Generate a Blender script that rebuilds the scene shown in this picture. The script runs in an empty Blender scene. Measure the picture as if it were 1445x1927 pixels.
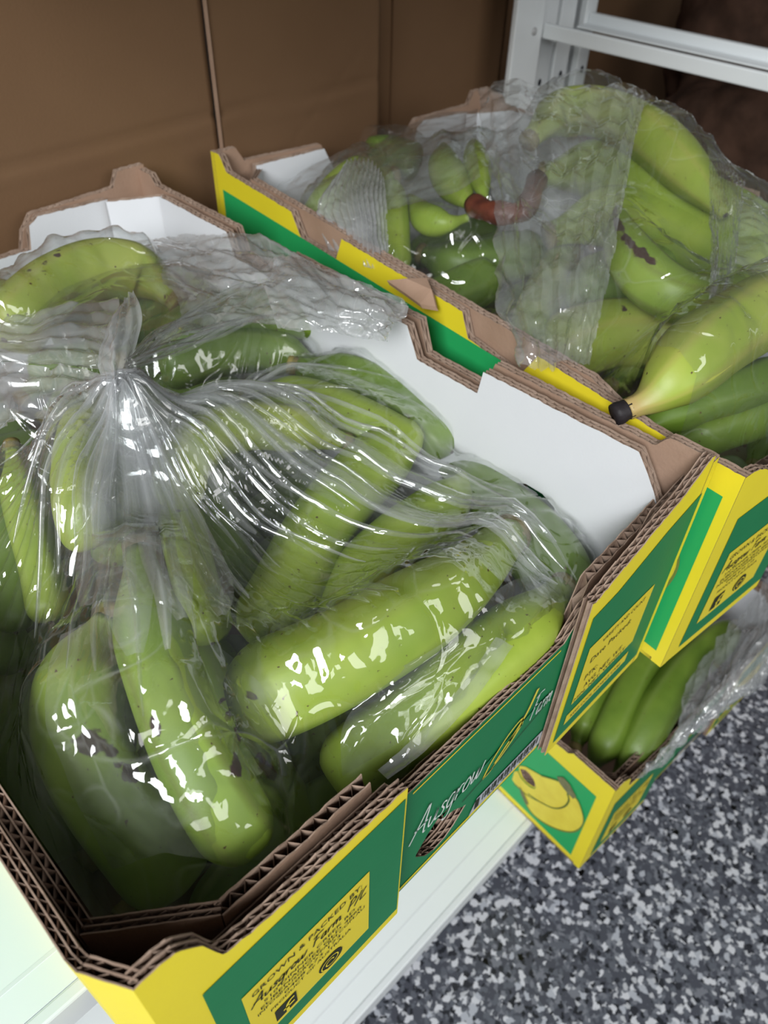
import bpy, bmesh, math, random, json
import numpy as np
from mathutils import Vector, Matrix, noise as mnoise

# ------------------------------------------------------------------ set-up
SC = bpy.context.scene
COL = SC.collection
S = 0.246            # metres per model unit (a unit is the camera's height above the carton rims)
Z0 = 2.75            # floor lies this many units below the carton rims
def T(p): return (p[0]*S, p[1]*S, (p[2]+Z0)*S)

cam_d = bpy.data.cameras.new('camera'); cam = bpy.data.objects.new('camera', cam_d); COL.objects.link(cam)
R = ((0.70765427,-0.7062728,0.02010384),(-0.47694127,-0.49848002,-0.72390932),(0.52129883,0.50268917,-0.68960216))
cam.matrix_world = Matrix(((R[0][0],-R[1][0],-R[2][0],0),(R[0][1],-R[1][1],-R[2][1],0),(R[0][2],-R[1][2],-R[2][2],(1+Z0)*S),(0,0,0,1)))
cam_d.sensor_fit = 'VERTICAL'; cam_d.sensor_height = 36.0; cam_d.lens = 1465/1927*36.0
cam_d.clip_start = 0.01
cam_d.dof.use_dof = True; cam_d.dof.focus_distance = 1.45*S; cam_d.dof.aperture_fstop = 13.0
SC.camera = cam
SC.view_settings.view_transform = 'Standard'; SC.view_settings.look = 'None'
SC.view_settings.gamma = 1; SC.view_settings.use_curve_mapping = False
SC.view_settings.exposure = 0.0
SC.cycles.max_bounces = 5; SC.cycles.diffuse_bounces = 3; SC.cycles.glossy_bounces = 2; SC.cycles.transmission_bounces = 2; SC.cycles.transparent_max_bounces = 14
SC.cycles.use_adaptive_sampling = True; SC.cycles.adaptive_threshold = 0.04
SC.cycles.caustics_reflective = False; SC.cycles.caustics_refractive = False

W = bpy.data.worlds.new('world'); SC.world = W; W.use_nodes = True
W.node_tree.nodes['Background'].inputs[0].default_value = (0.86,0.93,1.0,1)
W.node_tree.nodes['Background'].inputs[1].default_value = 0.11

def area(name, loc, target, sx, sy, power, color=(1,1,1)):
    l = bpy.data.lights.new(name, 'AREA'); l.shape = 'RECTANGLE'; l.size = sx*S; l.size_y = sy*S
    l.energy = power; l.color = color
    o = bpy.data.objects.new(name, l); COL.objects.link(o)
    o.location = T(loc); d = Vector(T(target))-Vector(T(loc)); o.rotation_euler = d.to_track_quat('-Z','Y').to_euler()
    return o
area('window_light', (-6.5,-3.0,5.1), (0.8,1.2,0), 4.2, 3.6, 66, (0.95,0.98,1.0))
area('garage_opening_light', (0.5,-7.2,3.9), (1.2,1.0,-0.5), 6.0, 3.0, 15, (1.0,0.99,0.97))

# ------------------------------------------------------------------ materials
def mat(name, col, rough=0.7, spec=0.3, var=None, vscale=20, bump=0, bscale=200, coat=0):
    m = bpy.data.materials.new(name); m.use_nodes = True; nt = m.node_tree; b = nt.nodes['Principled BSDF']
    b.inputs['Base Color'].default_value = (*col,1); b.inputs['Roughness'].default_value = rough
    b.inputs['Specular IOR Level'].default_value = spec
    tc = nt.nodes.new('ShaderNodeTexCoord')
    if var:
        n = nt.nodes.new('ShaderNodeTexNoise'); n.inputs['Scale'].default_value = vscale; n.inputs['Detail'].default_value = 5
        nt.links.new(tc.outputs['Object'], n.inputs['Vector'])
        r = nt.nodes.new('ShaderNodeValToRGB'); r.color_ramp.elements[0].position=.3; r.color_ramp.elements[1].position=.7
        r.color_ramp.elements[0].color = (*var,1); r.color_ramp.elements[1].color = (*col,1)
        nt.links.new(n.outputs['Fac'], r.inputs['Fac']); nt.links.new(r.outputs['Color'], b.inputs['Base Color'])
    if bump:
        n2 = nt.nodes.new('ShaderNodeTexNoise'); n2.inputs['Scale'].default_value = bscale; n2.inputs['Detail'].default_value = 3
        nt.links.new(tc.outputs['Object'], n2.inputs['Vector'])
        bp = nt.nodes.new('ShaderNodeBump'); bp.inputs['Strength'].default_value = bump; bp.inputs['Distance'].default_value = 0.001
        nt.links.new(n2.outputs['Fac'], bp.inputs['Height']); nt.links.new(bp.outputs['Normal'], b.inputs['Normal'])
    return m
M = {}
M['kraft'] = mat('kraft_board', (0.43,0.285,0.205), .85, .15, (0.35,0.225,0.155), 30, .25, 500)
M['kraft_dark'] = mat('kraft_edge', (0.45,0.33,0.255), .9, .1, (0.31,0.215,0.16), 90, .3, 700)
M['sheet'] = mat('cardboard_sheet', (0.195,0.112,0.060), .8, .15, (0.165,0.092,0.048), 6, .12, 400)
M['white'] = mat('white_liner', (0.80,0.81,0.84), .75, .2, (0.76,0.77,0.80), 12, .1, 600)
M['yellow'] = mat('yellow_print', (0.86,0.72,0.03), .5, .35, (0.80,0.66,0.03), 15, .08, 300)
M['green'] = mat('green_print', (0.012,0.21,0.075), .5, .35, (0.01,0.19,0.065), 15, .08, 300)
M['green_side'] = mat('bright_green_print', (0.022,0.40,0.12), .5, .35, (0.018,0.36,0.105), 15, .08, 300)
M['label_yellow'] = mat('label_yellow_print', (0.76,0.62,0.04), .55, .3)
M['fruit_yellow'] = mat('printed_fruit_yellow', (0.80,0.68,0.07), .5, .35, (0.72,0.58,0.05), 60)
M['ink'] = mat('black_ink', (0.03,0.035,0.02), .6, .2)
M['outline'] = mat('printed_outline', (0.16,0.22,0.05), .6, .2)
M['tipgrey'] = mat('printed_tip', (0.22,0.22,0.10), .6, .2, (0.14,0.14,0.07), 200)
M['white_ink'] = mat('white_print', (0.72,0.76,0.72), .6, .2)
M['sticker'] = mat('grey_sticker', (0.50,0.52,0.55), .4, .4)
M['steel'] = mat('white_painted_steel', (0.80,0.83,0.84), .35, .5, (0.78,0.81,0.82), 8)
M['steel2'] = mat('white_enamel_deck', (0.86,0.90,0.90), .3, .5)
M['screw'] = mat('screw_metal', (0.45,0.45,0.45), .3, .8)
M['hole_shade'] = mat('slot_shade', (0.02,0.02,0.025), .7, .2)  # flat black discs stand for the shade inside the post holes
M['plaster'] = mat('plaster_wall', (0.30,0.24,0.20), .9, .1)
M['yam'] = mat('yam_skin', (0.085,0.045,0.03), .9, .15, (0.04,0.022,0.015), 30, .8, 120)
M['stem'] = mat('banana_stem', (0.36,0.30,0.10), .6, .3, (0.20,0.15,0.06), 80, .3, 300)
M['black_end'] = mat('black_cut_end', (0.018,0.014,0.016), .6, .4, None, 20, .8, 150)
M['crown'] = mat('brown_crown', (0.20,0.055,0.03), .45, .5, (0.07,0.02,0.015), 60, .6, 200)
M['tip'] = mat('banana_tip', (0.05,0.035,0.02), .7, .2)

def banana_mat(name, c1, c2, ridge):
    m = bpy.data.materials.new(name); m.use_nodes = True; nt = m.node_tree; b = nt.nodes['Principled BSDF']; L = nt.links.new
    b.inputs['Roughness'].default_value = .42; b.inputs['Specular IOR Level'].default_value = .4
    tc = nt.nodes.new('ShaderNodeTexCoord')
    def N(sc, det=4):
        n = nt.nodes.new('ShaderNodeTexNoise'); n.inputs['Scale'].default_value = sc; n.inputs['Detail'].default_value = det
        L(tc.outputs['Object'], n.inputs['Vector']); return n
    def mix(f, a, c):
        x = nt.nodes.new('ShaderNodeMix'); x.data_type='RGBA'
        if isinstance(f,float): x.inputs[0].default_value=f
        else: L(f, x.inputs[0])
        for i,v in ((6,a),(7,c)):
            if isinstance(v,tuple): x.inputs[i].default_value=(*v,1)
            else: L(v, x.inputs[i])
        return x.outputs[2]
    def ramp(src, a, bb):
        r = nt.nodes.new('ShaderNodeMapRange'); r.inputs[1].default_value=a; r.inputs[2].default_value=bb; L(src, r.inputs[0]); return r.outputs[0]
    col = mix(ramp(N(28).outputs['Fac'], .35, .65), c1, c2)
    at = nt.nodes.new('ShaderNodeAttribute'); at.attribute_name = 'ridge'
    col = mix(ramp(at.outputs['Fac'], .0, 1.6), col, ridge)
    an = nt.nodes.new('ShaderNodeAttribute'); an.attribute_name = 'neck'; col = mix(an.outputs['Fac'], col, (0.46,0.34,0.13))
    sp = ramp(N(330,2).outputs['Fac'], .70, .76)
    col = mix(sp, col, (0.10,0.055,0.02))
    a2 = nt.nodes.new('ShaderNodeAttribute'); a2.attribute_name = 'scar'
    ma = nt.nodes.new('ShaderNodeMath'); ma.operation='ADD'; L(a2.outputs['Fac'], ma.inputs[0])
    sb = nt.nodes.new('ShaderNodeMath'); sb.operation='MULTIPLY_ADD'; L(N(120,4).outputs['Fac'], sb.inputs[0]); sb.inputs[1].default_value=1.6; sb.inputs[2].default_value=-.8
    L(sb.outputs[0], ma.inputs[1])
    col = mix(ramp(ma.outputs[0], .42, .58), col, (0.075,0.04,0.032))
    L(col, b.inputs['Base Color'])
    bp = nt.nodes.new('ShaderNodeBump'); bp.inputs['Strength'].default_value=.15; bp.inputs['Distance'].default_value=.0008
    L(N(160).outputs['Fac'], bp.inputs['Height']); L(bp.outputs['Normal'], b.inputs['Normal'])
    return m
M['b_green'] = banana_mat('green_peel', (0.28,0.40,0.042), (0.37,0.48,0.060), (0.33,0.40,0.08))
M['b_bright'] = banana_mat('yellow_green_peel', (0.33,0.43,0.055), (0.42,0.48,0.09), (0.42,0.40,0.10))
M['b_dull'] = banana_mat('shaded_green_peel', (0.12,0.205,0.022), (0.17,0.265,0.032), (0.20,0.28,0.06))  # darker copy of the green peel, shade put into its colour
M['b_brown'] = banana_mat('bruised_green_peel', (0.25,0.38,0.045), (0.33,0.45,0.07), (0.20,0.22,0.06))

def film_mat(name, haze, spec, rough, crease=26):
    m = bpy.data.materials.new(name); m.use_nodes = True; nt = m.node_tree; L = nt.links.new
    for n in list(nt.nodes): nt.nodes.remove(n)
    out = nt.nodes.new('ShaderNodeOutputMaterial')
    tr = nt.nodes.new('ShaderNodeBsdfTransparent'); tr.inputs[0].default_value=(.96,.97,.97,1)
    df = nt.nodes.new('ShaderNodeBsdfDiffuse'); df.inputs[0].default_value=(.92,.93,.95,1)
    tl = nt.nodes.new('ShaderNodeBsdfTranslucent'); tl.inputs[0].default_value=(.92,.93,.95,1)
    gl = nt.nodes.new('ShaderNodeBsdfGlossy'); gl.inputs[0].default_value=(1,1,1,1); gl.inputs['Roughness'].default_value=rough
    at = nt.nodes.new('ShaderNodeAttribute'); at.attribute_name='haze'
    hz = nt.nodes.new('ShaderNodeMath'); hz.operation='ADD'; hz.use_clamp=True; hz.inputs[1].default_value=haze; L(at.outputs['Fac'], hz.inputs[0])
    m0 = nt.nodes.new('ShaderNodeMixShader'); m0.inputs[0].default_value=.45; L(df.outputs[0],m0.inputs[1]); L(tl.outputs[0],m0.inputs[2])
    m1 = nt.nodes.new('ShaderNodeMixShader'); L(hz.outputs[0],m1.inputs[0]); L(tr.outputs[0],m1.inputs[1]); L(m0.outputs[0],m1.inputs[2])
    lw = nt.nodes.new('ShaderNodeLayerWeight'); lw.inputs['Blend'].default_value=.5
    pw = nt.nodes.new('ShaderNodeMath'); pw.operation='POWER'; pw.inputs[1].default_value=3.0; L(lw.outputs['Facing'],pw.inputs[0])
    ad = nt.nodes.new('ShaderNodeMath'); ad.operation='MULTIPLY_ADD'; ad.inputs[1].default_value=.75; ad.inputs[2].default_value=spec; ad.use_clamp=True; L(pw.outputs[0],ad.inputs[0])
    tc = nt.nodes.new('ShaderNodeTexCoord'); no = nt.nodes.new('ShaderNodeTexNoise'); no.inputs['Scale'].default_value=95; no.inputs['Detail'].default_value=1; no.inputs['Distortion'].default_value=1.2
    L(tc.outputs['Object'],no.inputs['Vector'])
    bp = nt.nodes.new('ShaderNodeBump'); bp.inputs['Strength'].default_value=.12; bp.inputs['Distance'].default_value=.002; L(no.outputs['Fac'],bp.inputs['Height'])
    wn = nt.nodes.new('ShaderNodeTexNoise'); wn.inputs['Scale'].default_value=14; wn.inputs['Detail'].default_value=1; L(tc.outputs['Object'],wn.inputs['Vector'])
    wm = nt.nodes.new('ShaderNodeMix'); wm.data_type='VECTOR'; wm.inputs[0].default_value=.12; L(tc.outputs['Object'],wm.inputs[4]); L(wn.outputs['Color'],wm.inputs[5])
    vo = nt.nodes.new('ShaderNodeTexVoronoi'); vo.feature='DISTANCE_TO_EDGE'; vo.inputs['Scale'].default_value=crease; L(wm.outputs[1],vo.inputs['Vector'])
    mr = nt.nodes.new('ShaderNodeMapRange'); mr.inputs[1].default_value=0; mr.inputs[2].default_value=.10; mr.interpolation_type='SMOOTHSTEP'; L(vo.outputs['Distance'],mr.inputs[0])
    b2 = nt.nodes.new('ShaderNodeBump'); b2.inputs['Strength'].default_value=.38; b2.inputs['Distance'].default_value=.0022; L(mr.outputs[0],b2.inputs['Height']); L(bp.outputs['Normal'],b2.inputs['Normal'])
    L(b2.outputs['Normal'],gl.inputs['Normal'])
    m3 = nt.nodes.new('ShaderNodeMapRange'); m3.inputs[1].default_value=0; m3.inputs[2].default_value=.035; m3.inputs[3].default_value=.16; m3.inputs[4].default_value=0; L(vo.outputs['Distance'],m3.inputs[0])
    h2 = nt.nodes.new('ShaderNodeMath'); h2.operation='ADD'; h2.use_clamp=True; L(hz.outputs[0],h2.inputs[0]); L(m3.outputs[0],h2.inputs[1]); L(h2.outputs[0],m1.inputs[0])
    mk = nt.nodes.new('ShaderNodeMapRange'); mk.inputs[1].default_value=.45; mk.inputs[2].default_value=.62; mk.inputs[3].default_value=0; mk.inputs[4].default_value=.11; L(wn.outputs['Fac'],mk.inputs[0]); L(mk.outputs[0],m3.inputs[3])
    m2 = nt.nodes.new('ShaderNodeMixShader'); L(ad.outputs[0],m2.inputs[0]); L(m1.outputs[0],m2.inputs[1]); L(gl.outputs[0],m2.inputs[2])
    L(m2.outputs[0], out.inputs['Surface'])
    return m
M['film'] = film_mat('clear_film', .004, .085, .06)
M['film2'] = film_mat('crumpled_film', .05, .13, .09, 50)

def floor_mat():
    m = bpy.data.materials.new('flake_epoxy_floor'); m.use_nodes=True; nt=m.node_tree; b=nt.nodes['Principled BSDF']; L=nt.links.new
    tc = nt.nodes.new('ShaderNodeTexCoord')
    nz = nt.nodes.new('ShaderNodeTexNoise'); nz.inputs['Scale'].default_value=260; L(tc.outputs['Object'],nz.inputs['Vector'])
    mx = nt.nodes.new('ShaderNodeMix'); mx.data_type='VECTOR'; mx.inputs[0].default_value=.006
    L(tc.outputs['Object'],mx.inputs[4]); L(nz.outputs['Color'],mx.inputs[5])
    prev=None
    for k,(sc,stops) in enumerate((( 230,[(0,(.075,.08,.10)),(.45,(.12,.13,.155)),(.68,(.19,.20,.23)),(.82,(.02,.022,.028)),(.92,(.50,.51,.54))]),(165,[(0,(.0,.0,.0)),(.77,(.64,.65,.69)),(.88,(.45,.47,.52)),(.95,(.03,.032,.04))]))):
        v = nt.nodes.new('ShaderNodeTexVoronoi'); v.inputs['Scale'].default_value=sc; L(mx.outputs[1],v.inputs['Vector'])
        sx = nt.nodes.new('ShaderNodeSeparateColor'); L(v.outputs['Color'],sx.inputs[0])
        r = nt.nodes.new('ShaderNodeValToRGB'); r.color_ramp.interpolation='CONSTANT'
        for i,(p,c) in enumerate(stops):
            e = r.color_ramp.elements[i] if i<2 else r.color_ramp.elements.new(p)
            e.position=p; e.color=(*c,1)
        L(sx.outputs[0],r.inputs['Fac'])
        if prev is None: prev=r.outputs['Color']
        else:
            g = nt.nodes.new('ShaderNodeMath'); g.operation='GREATER_THAN'; g.inputs[1].default_value=.77; L(sx.outputs[0],g.inputs[0])
            mm = nt.nodes.new('ShaderNodeMix'); mm.data_type='RGBA'; L(g.outputs[0],mm.inputs[0]); L(prev,mm.inputs[6]); L(r.outputs['Color'],mm.inputs[7]); prev=mm.outputs[2]
    L(prev,b.inputs['Base Color']); b.inputs['Roughness'].default_value=.35
    return m
M['floor'] = floor_mat()

# ------------------------------------------------------------------ helpers
def mesh_obj(name, verts, faces, mats, parent=None, midx=None, world=True, smooth=False):
    """verts in model units; world=True -> room frame, False -> parent's own frame"""
    me = bpy.data.meshes.new(name)
    me.from_pydata([T(v) if world else (v[0]*S,v[1]*S,v[2]*S) for v in verts], [], faces)
    for m in (mats if isinstance(mats,(list,tuple)) else [mats]): me.materials.append(m)
    if midx is not None: me.polygons.foreach_set('material_index', midx)
    if smooth: me.polygons.foreach_set('use_smooth', [True]*len(me.polygons))
    me.update()
    o = bpy.data.objects.new(name, me); COL.objects.link(o)
    if parent: o.parent = parent
    if parent and world: o.matrix_parent_inverse = parent.matrix_world.inverted()
    return o
def thing(name, label, cat, loc, rz=0, group=None):
    o = bpy.data.objects.new(name, None); COL.objects.link(o); o.empty_display_size=.02
    o.location = T(loc); o.rotation_euler=(0,0,rz)
    o.matrix_world = Matrix.Translation(T(loc)) @ Matrix.Rotation(rz,4,'Z')
    o['label']=label; o['category']=cat
    if group: o['group']=group
    return o
def boxgeo(x0,x1,y0,y1,z0,z1):
    v=[(x0,y0,z0),(x1,y0,z0),(x1,y1,z0),(x0,y1,z0),(x0,y0,z1),(x1,y0,z1),(x1,y1,z1),(x0,y1,z1)]
    f=[(0,3,2,1),(4,5,6,7),(0,1,5,4),(1,2,6,5),(2,3,7,6),(3,0,4,7)]
    return v,f
class MB:
    def __init__(s): s.v=[]; s.f=[]; s.m=[]
    def add(s,v,f,m=0):
        o=len(s.v); s.v+=list(v); s.f+=[tuple(i+o for i in q) for q in f]; s.m+=[m]*len(f)
    def box(s,*a,m=0): v,f=boxgeo(*a); s.add(v,f,m)
    def build(s,name,mats,parent=None,world=True,smooth=False): return mesh_obj(name,s.v,s.f,mats,parent,s.m,world,smooth)
def bevel(o, w, seg=2):
    b=o.modifiers.new('bevel','BEVEL'); b.width=w; b.segments=seg; b.limit_method='ANGLE'
def struct(o): o['kind']='structure'; return o

def interp(x, pts):
    xs=[p[0] for p in pts]; ys=[p[1] for p in pts]
    return float(np.interp(x,xs,ys))

def board(name, path, prof, zb, th, parent, mats, ply=2, pitch=.024, hole=None, rag=.0015, seed=0, floor_prof=None):
    """corrugated board standing on a path (inner-frame units). path: outer-face line, board grows to the LEFT of the path by th.
    mats: (outer face, inner face, core). prof: [(s,z)] top line. hole: [(s,zlo,zhi)]"""
    rnd=random.Random(seed)
    P=[Vector((p[0],p[1],0)) for p in path]
    seg=[(P[i+1]-P[i]).length for i in range(len(P)-1)]; cum=[0]
    for l in seg: cum.append(cum[-1]+l)
    Ltot=cum[-1]
    step=pitch/2; ss=set(np.linspace(0,Ltot,max(2,int(Ltot/step)+1)).tolist())
    for p in prof: 
        if 0<p[0]<Ltot: ss.add(p[0])
    for c in cum[1:-1]: ss.add(c)
    if hole:
        for h in hole: ss.add(h[0])
    ss=sorted(ss)
    nrm=[]
    for i in range(len(P)-1):
        d=(P[i+1]-P[i]).normalized(); nrm.append(Vector((-d.y,d.x,0)))
    def at(s,off):
        i=0
        while i<len(seg)-1 and s>cum[i+1]: i+=1
        t=(s-cum[i])/seg[i]; p=P[i].lerp(P[i+1],t)
        n=nrm[i].copy()
        w=.02
        if i+1<len(seg) and cum[i+1]-s<w: n=n.lerp(nrm[i+1],.5*(1-(cum[i+1]-s)/w)).normalized()
        if i>0 and s-cum[i]<w: n=n.lerp(nrm[i-1],.5*(1-(s-cum[i])/w)).normalized()
        q=p+n*off; return (q.x,q.y)
    top={s:interp(s,prof)+rnd.uniform(-rag,rag) for s in ss}
    bot={s:(interp(s,floor_prof) if floor_prof else zb) for s in ss}
    mb=MB()
    def segs(s0,s1):
        if hole:
            a,b_=hole[0][0],hole[-1][0]
            if s0>=a-1e-6 and s1<=b_+1e-6:
                lo=lambda s: interp(s,[(h[0],h[1]) for h in hole]); hi=lambda s: interp(s,[(h[0],h[2]) for h in hole])
                return [((bot[s0],lo(s0)),(bot[s1],lo(s1))),((hi(s0),top[s0]),(hi(s1),top[s1]))]
        return [((bot[s0],top[s0]),(bot[s1],top[s1]))]
    lt=.0022
    offs=[k*(th-lt)/ply for k in range(ply+1)]
    for k,o0 in enumerate(offs):
        for i in range(len(ss)-1):
            s0,s1=ss[i],ss[i+1]
            for (z00,z01),(z10,z11) in segs(s0,s1):
                a=at(s0,o0);b=at(s1,o0);c=at(s0,o0+lt);d=at(s1,o0+lt)
                v=[(*a,z00),(*b,z10),(*b,z11),(*a,z01),(*c,z00),(*d,z10),(*d,z11),(*c,z01)]
                mo=0 if k==0 else 2; mi=1 if k==ply else 2
                mb.add(v,[(0,1,2,3)],mo); mb.add(v,[(5,4,7,6)],mi); mb.add(v,[(3,2,6,7)],2); mb.add(v,[(4,5,1,0)],2)
        for s,fl in ((ss[0],0),(ss[-1],1)):
            a=at(s,o0); c=at(s,o0+lt)
            mb.add([(*a,bot[s]),(*c,bot[s]),(*c,top[s]),(*a,top[s])],[(0,1,2,3)],2)
    for k in range(ply):
        lo=offs[k]+lt; hi=offs[k+1]
        zz=[]; n=max(2,int(Ltot/(pitch/2)))
        for j in range(n+1):
            s=Ltot*j/n; zz.append((s, lo+(hi-lo)*(.02 if (j+k)%2 else .98)))
        for j in range(n):
            (sa,oa),(sb,ob)=zz[j],zz[j+1]
            mid=[]
            h=None
            if hole and hole[0][0]<(sa+sb)/2<hole[-1][0]:
                lo_=interp((sa+sb)/2,[(h_[0],h_[1]) for h_ in hole]); hi_=interp((sa+sb)/2,[(h_[0],h_[2]) for h_ in hole])
                rng=[(None,lo_),(hi_,None)]
            else: rng=[(None,None)]
            a=at(sa,oa); b=at(sb,ob)
            for zl,zh in rng:
                t0=interp(sa,prof)-.0015 if zh is None else zh; t1=interp(sb,prof)-.0015 if zh is None else zh
                b0=(interp(sa,floor_prof) if floor_prof else zb) if zl is None else zl
                mb.add([(*a,b0),(*b,b0),(*b,t1),(*a,t0)],[(0,1,2,3)],2)
    return mb.build(name,list(mats),parent,world=False)

def flat(name, pts, mat_, parent, fr, off=.0015):
    """flat printed shape; fr: ('y',y) face looking -y with pts (x,z), or ('x',x) face looking -x with pts (y,z)"""
    v=[]
    for a,z in pts: v.append((a,fr[1]-off,z) if fr[0]=='y' else (fr[1]-off,a,z))
    n=len(v)
    return mesh_obj(name,v,[tuple(range(n))],mat_,parent,None,False)
def rect(x0,x1,z0,z1): return [(x0,z0),(x1,z0),(x1,z1),(x0,z1)]
def catmull(P,n,closed=False):
    P=[np.array(p,float) for p in P]; m=len(P); out=[]
    if closed: Q=[P[-1]]+P+[P[0],P[1]]; k=m
    else: Q=[2*P[0]-P[1]]+P+[2*P[-1]-P[-2]]; k=m-1
    for i in range(n if closed else n):
        u=i/(n if closed else n-1)*k; j=min(int(u),k-1); t=u-j
        a,b,c,d=Q[j],Q[j+1],Q[j+2],Q[j+3]
        out.append(.5*((2*b)+(-a+c)*t+(2*a-5*b+4*c-d)*t*t+(-a+3*b-3*c+d)*t**3))
    return out
def ribbon(lines, w, x0, z0, sx, sz, slant=0, off=0, fr=None):
    v=[];f=[]
    for ln in lines:
        P=catmull(ln,max(2,6*(len(ln)-1))) if len(ln)>2 else [np.array(p,float) for p in ln]
        P=[np.array((x0+(p[0]+slant*p[1])*sx, z0+p[1]*sz)) for p in P]
        base=len(v)
        for i,p in enumerate(P):
            d=P[min(i+1,len(P)-1)]-P[max(i-1,0)]; d=d/(np.linalg.norm(d)+1e-9); n=np.array((-d[1],d[0]))*w/2
            v.append(tuple(p+n)); v.append(tuple(p-n))
        for i in range(len(P)-1): a=base+2*i; f.append((a,a+1,a+3,a+2))
    return v,f
def ribbon_obj(name, v2, f, m, parent, fr, off):
    v=[(a,fr[1]-off,z) if fr[0]=='y' else (fr[1]-off,a,z) for a,z in v2]
    return mesh_obj(name,v,f,m,parent,None,False)
GL={'A':(.95,[[(0,0),(.3,.5),(.62,1.05),(.66,.5),(.72,.05),(.85,0)],[(.1,.4),(.4,.38),(.8,.42)]]),
'u':(.55,[[(0,.42),(.03,.1),(.15,0),(.32,.15),(.4,.45)],[(.4,.45),(.39,.08),(.52,.03)]]),
's':(.42,[[(.36,.38),(.2,.46),(.1,.36),(.3,.16),(.2,0),(0,.05)]]),
'g':(.52,[[(.4,.4),(.2,.46),(.03,.25),(.14,.02),(.34,.12),(.42,.44)],[(.42,.44),(.36,-.25),(.18,-.42),(0,-.3)]]),
'r':(.42,[[(.04,.42),(.08,.2),(.06,0)],[(.07,.2),(.2,.42),(.38,.4)]]),
'o':(.5,[[(.22,.46),(.03,.28),(.08,.03),(.28,.02),(.4,.24),(.22,.46)]]),
'w':(.72,[[(0,.45),(.06,.02),(.22,.08),(.33,.4)],[(.33,.4),(.36,.02),(.52,.08),(.64,.48)]]),
'F':(.72,[[(.16,0),(.2,.5),(.28,1.0)],[(0,.92),(.35,1.02),(.78,1.0)],[(.12,.52),(.3,.55),(.52,.54)]]),
'a':(.52,[[(.36,.4),(.16,.44),(.03,.2),(.14,.0),(.32,.14),(.38,.44)],[(.38,.44),(.36,.06),(.5,.03)]]),
'm':(.82,[[(.04,.42),(.05,0)],[(.05,.2),(.2,.44),(.3,.36),(.3,0)],[(.3,.2),(.46,.44),(.58,.34),(.58,.04),(.74,.03)]]),
'P':(.66,[[(.1,0),(.15,.5),(.22,1.0)],[(.12,.92),(.4,1.05),(.62,.85),(.45,.55),(.14,.46)]]),
'/':(.4,[[(0,-.1),(.4,1.05)]]),
'L':(.6,[[(.35,1.0),(.12,.6),(.05,.05),(.3,.02),(.55,.1)]]),' ':(.35,[])}
def script_text(txt, x0, x1, z0, h, w, slant=.35):
    adv=sum(GL[c][0] for c in txt); k=(x1-x0)/adv; v=[];f=[];x=0
    for c in txt:
        a,ls=GL[c]
        vv,ff=ribbon([[(x+p[0],p[1]) for p in l] for l in ls], w, x0, z0, k, h, slant*h/k if False else slant)
        o=len(v); v+=vv; f+=[tuple(i+o for i in q) for q in ff]; x+=a
    return v,f
def block_text(name, txt, x0, x1, z0, h, m, parent, fr, off=.003):
    cu=bpy.data.curves.new(name,'FONT'); cu.body=txt; cu.size=1; cu.resolution_u=2
    to=bpy.data.objects.new(name,cu); COL.objects.link(to)
    dg=bpy.context.evaluated_depsgraph_get(); me=bpy.data.meshes.new_from_object(to.evaluated_get(dg))
    COL.objects.unlink(to); bpy.data.objects.remove(to)
    xs=[v.co.x for v in me.vertices]; lo,hi=min(xs),max(xs); k=(x1-x0)/(hi-lo)
    for v in me.vertices:
        a=x0+(v.co.x-lo)*k; z=z0+v.co.y*h/.72
        v.co = Vector((a,fr[1]-off,z))*S if fr[0]=='y' else Vector((fr[1]-off,a,z))*S
    me.materials.clear(); me.materials.append(m)
    o=bpy.data.objects.new(name,me); COL.objects.link(o); o.parent=parent
    return o

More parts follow.
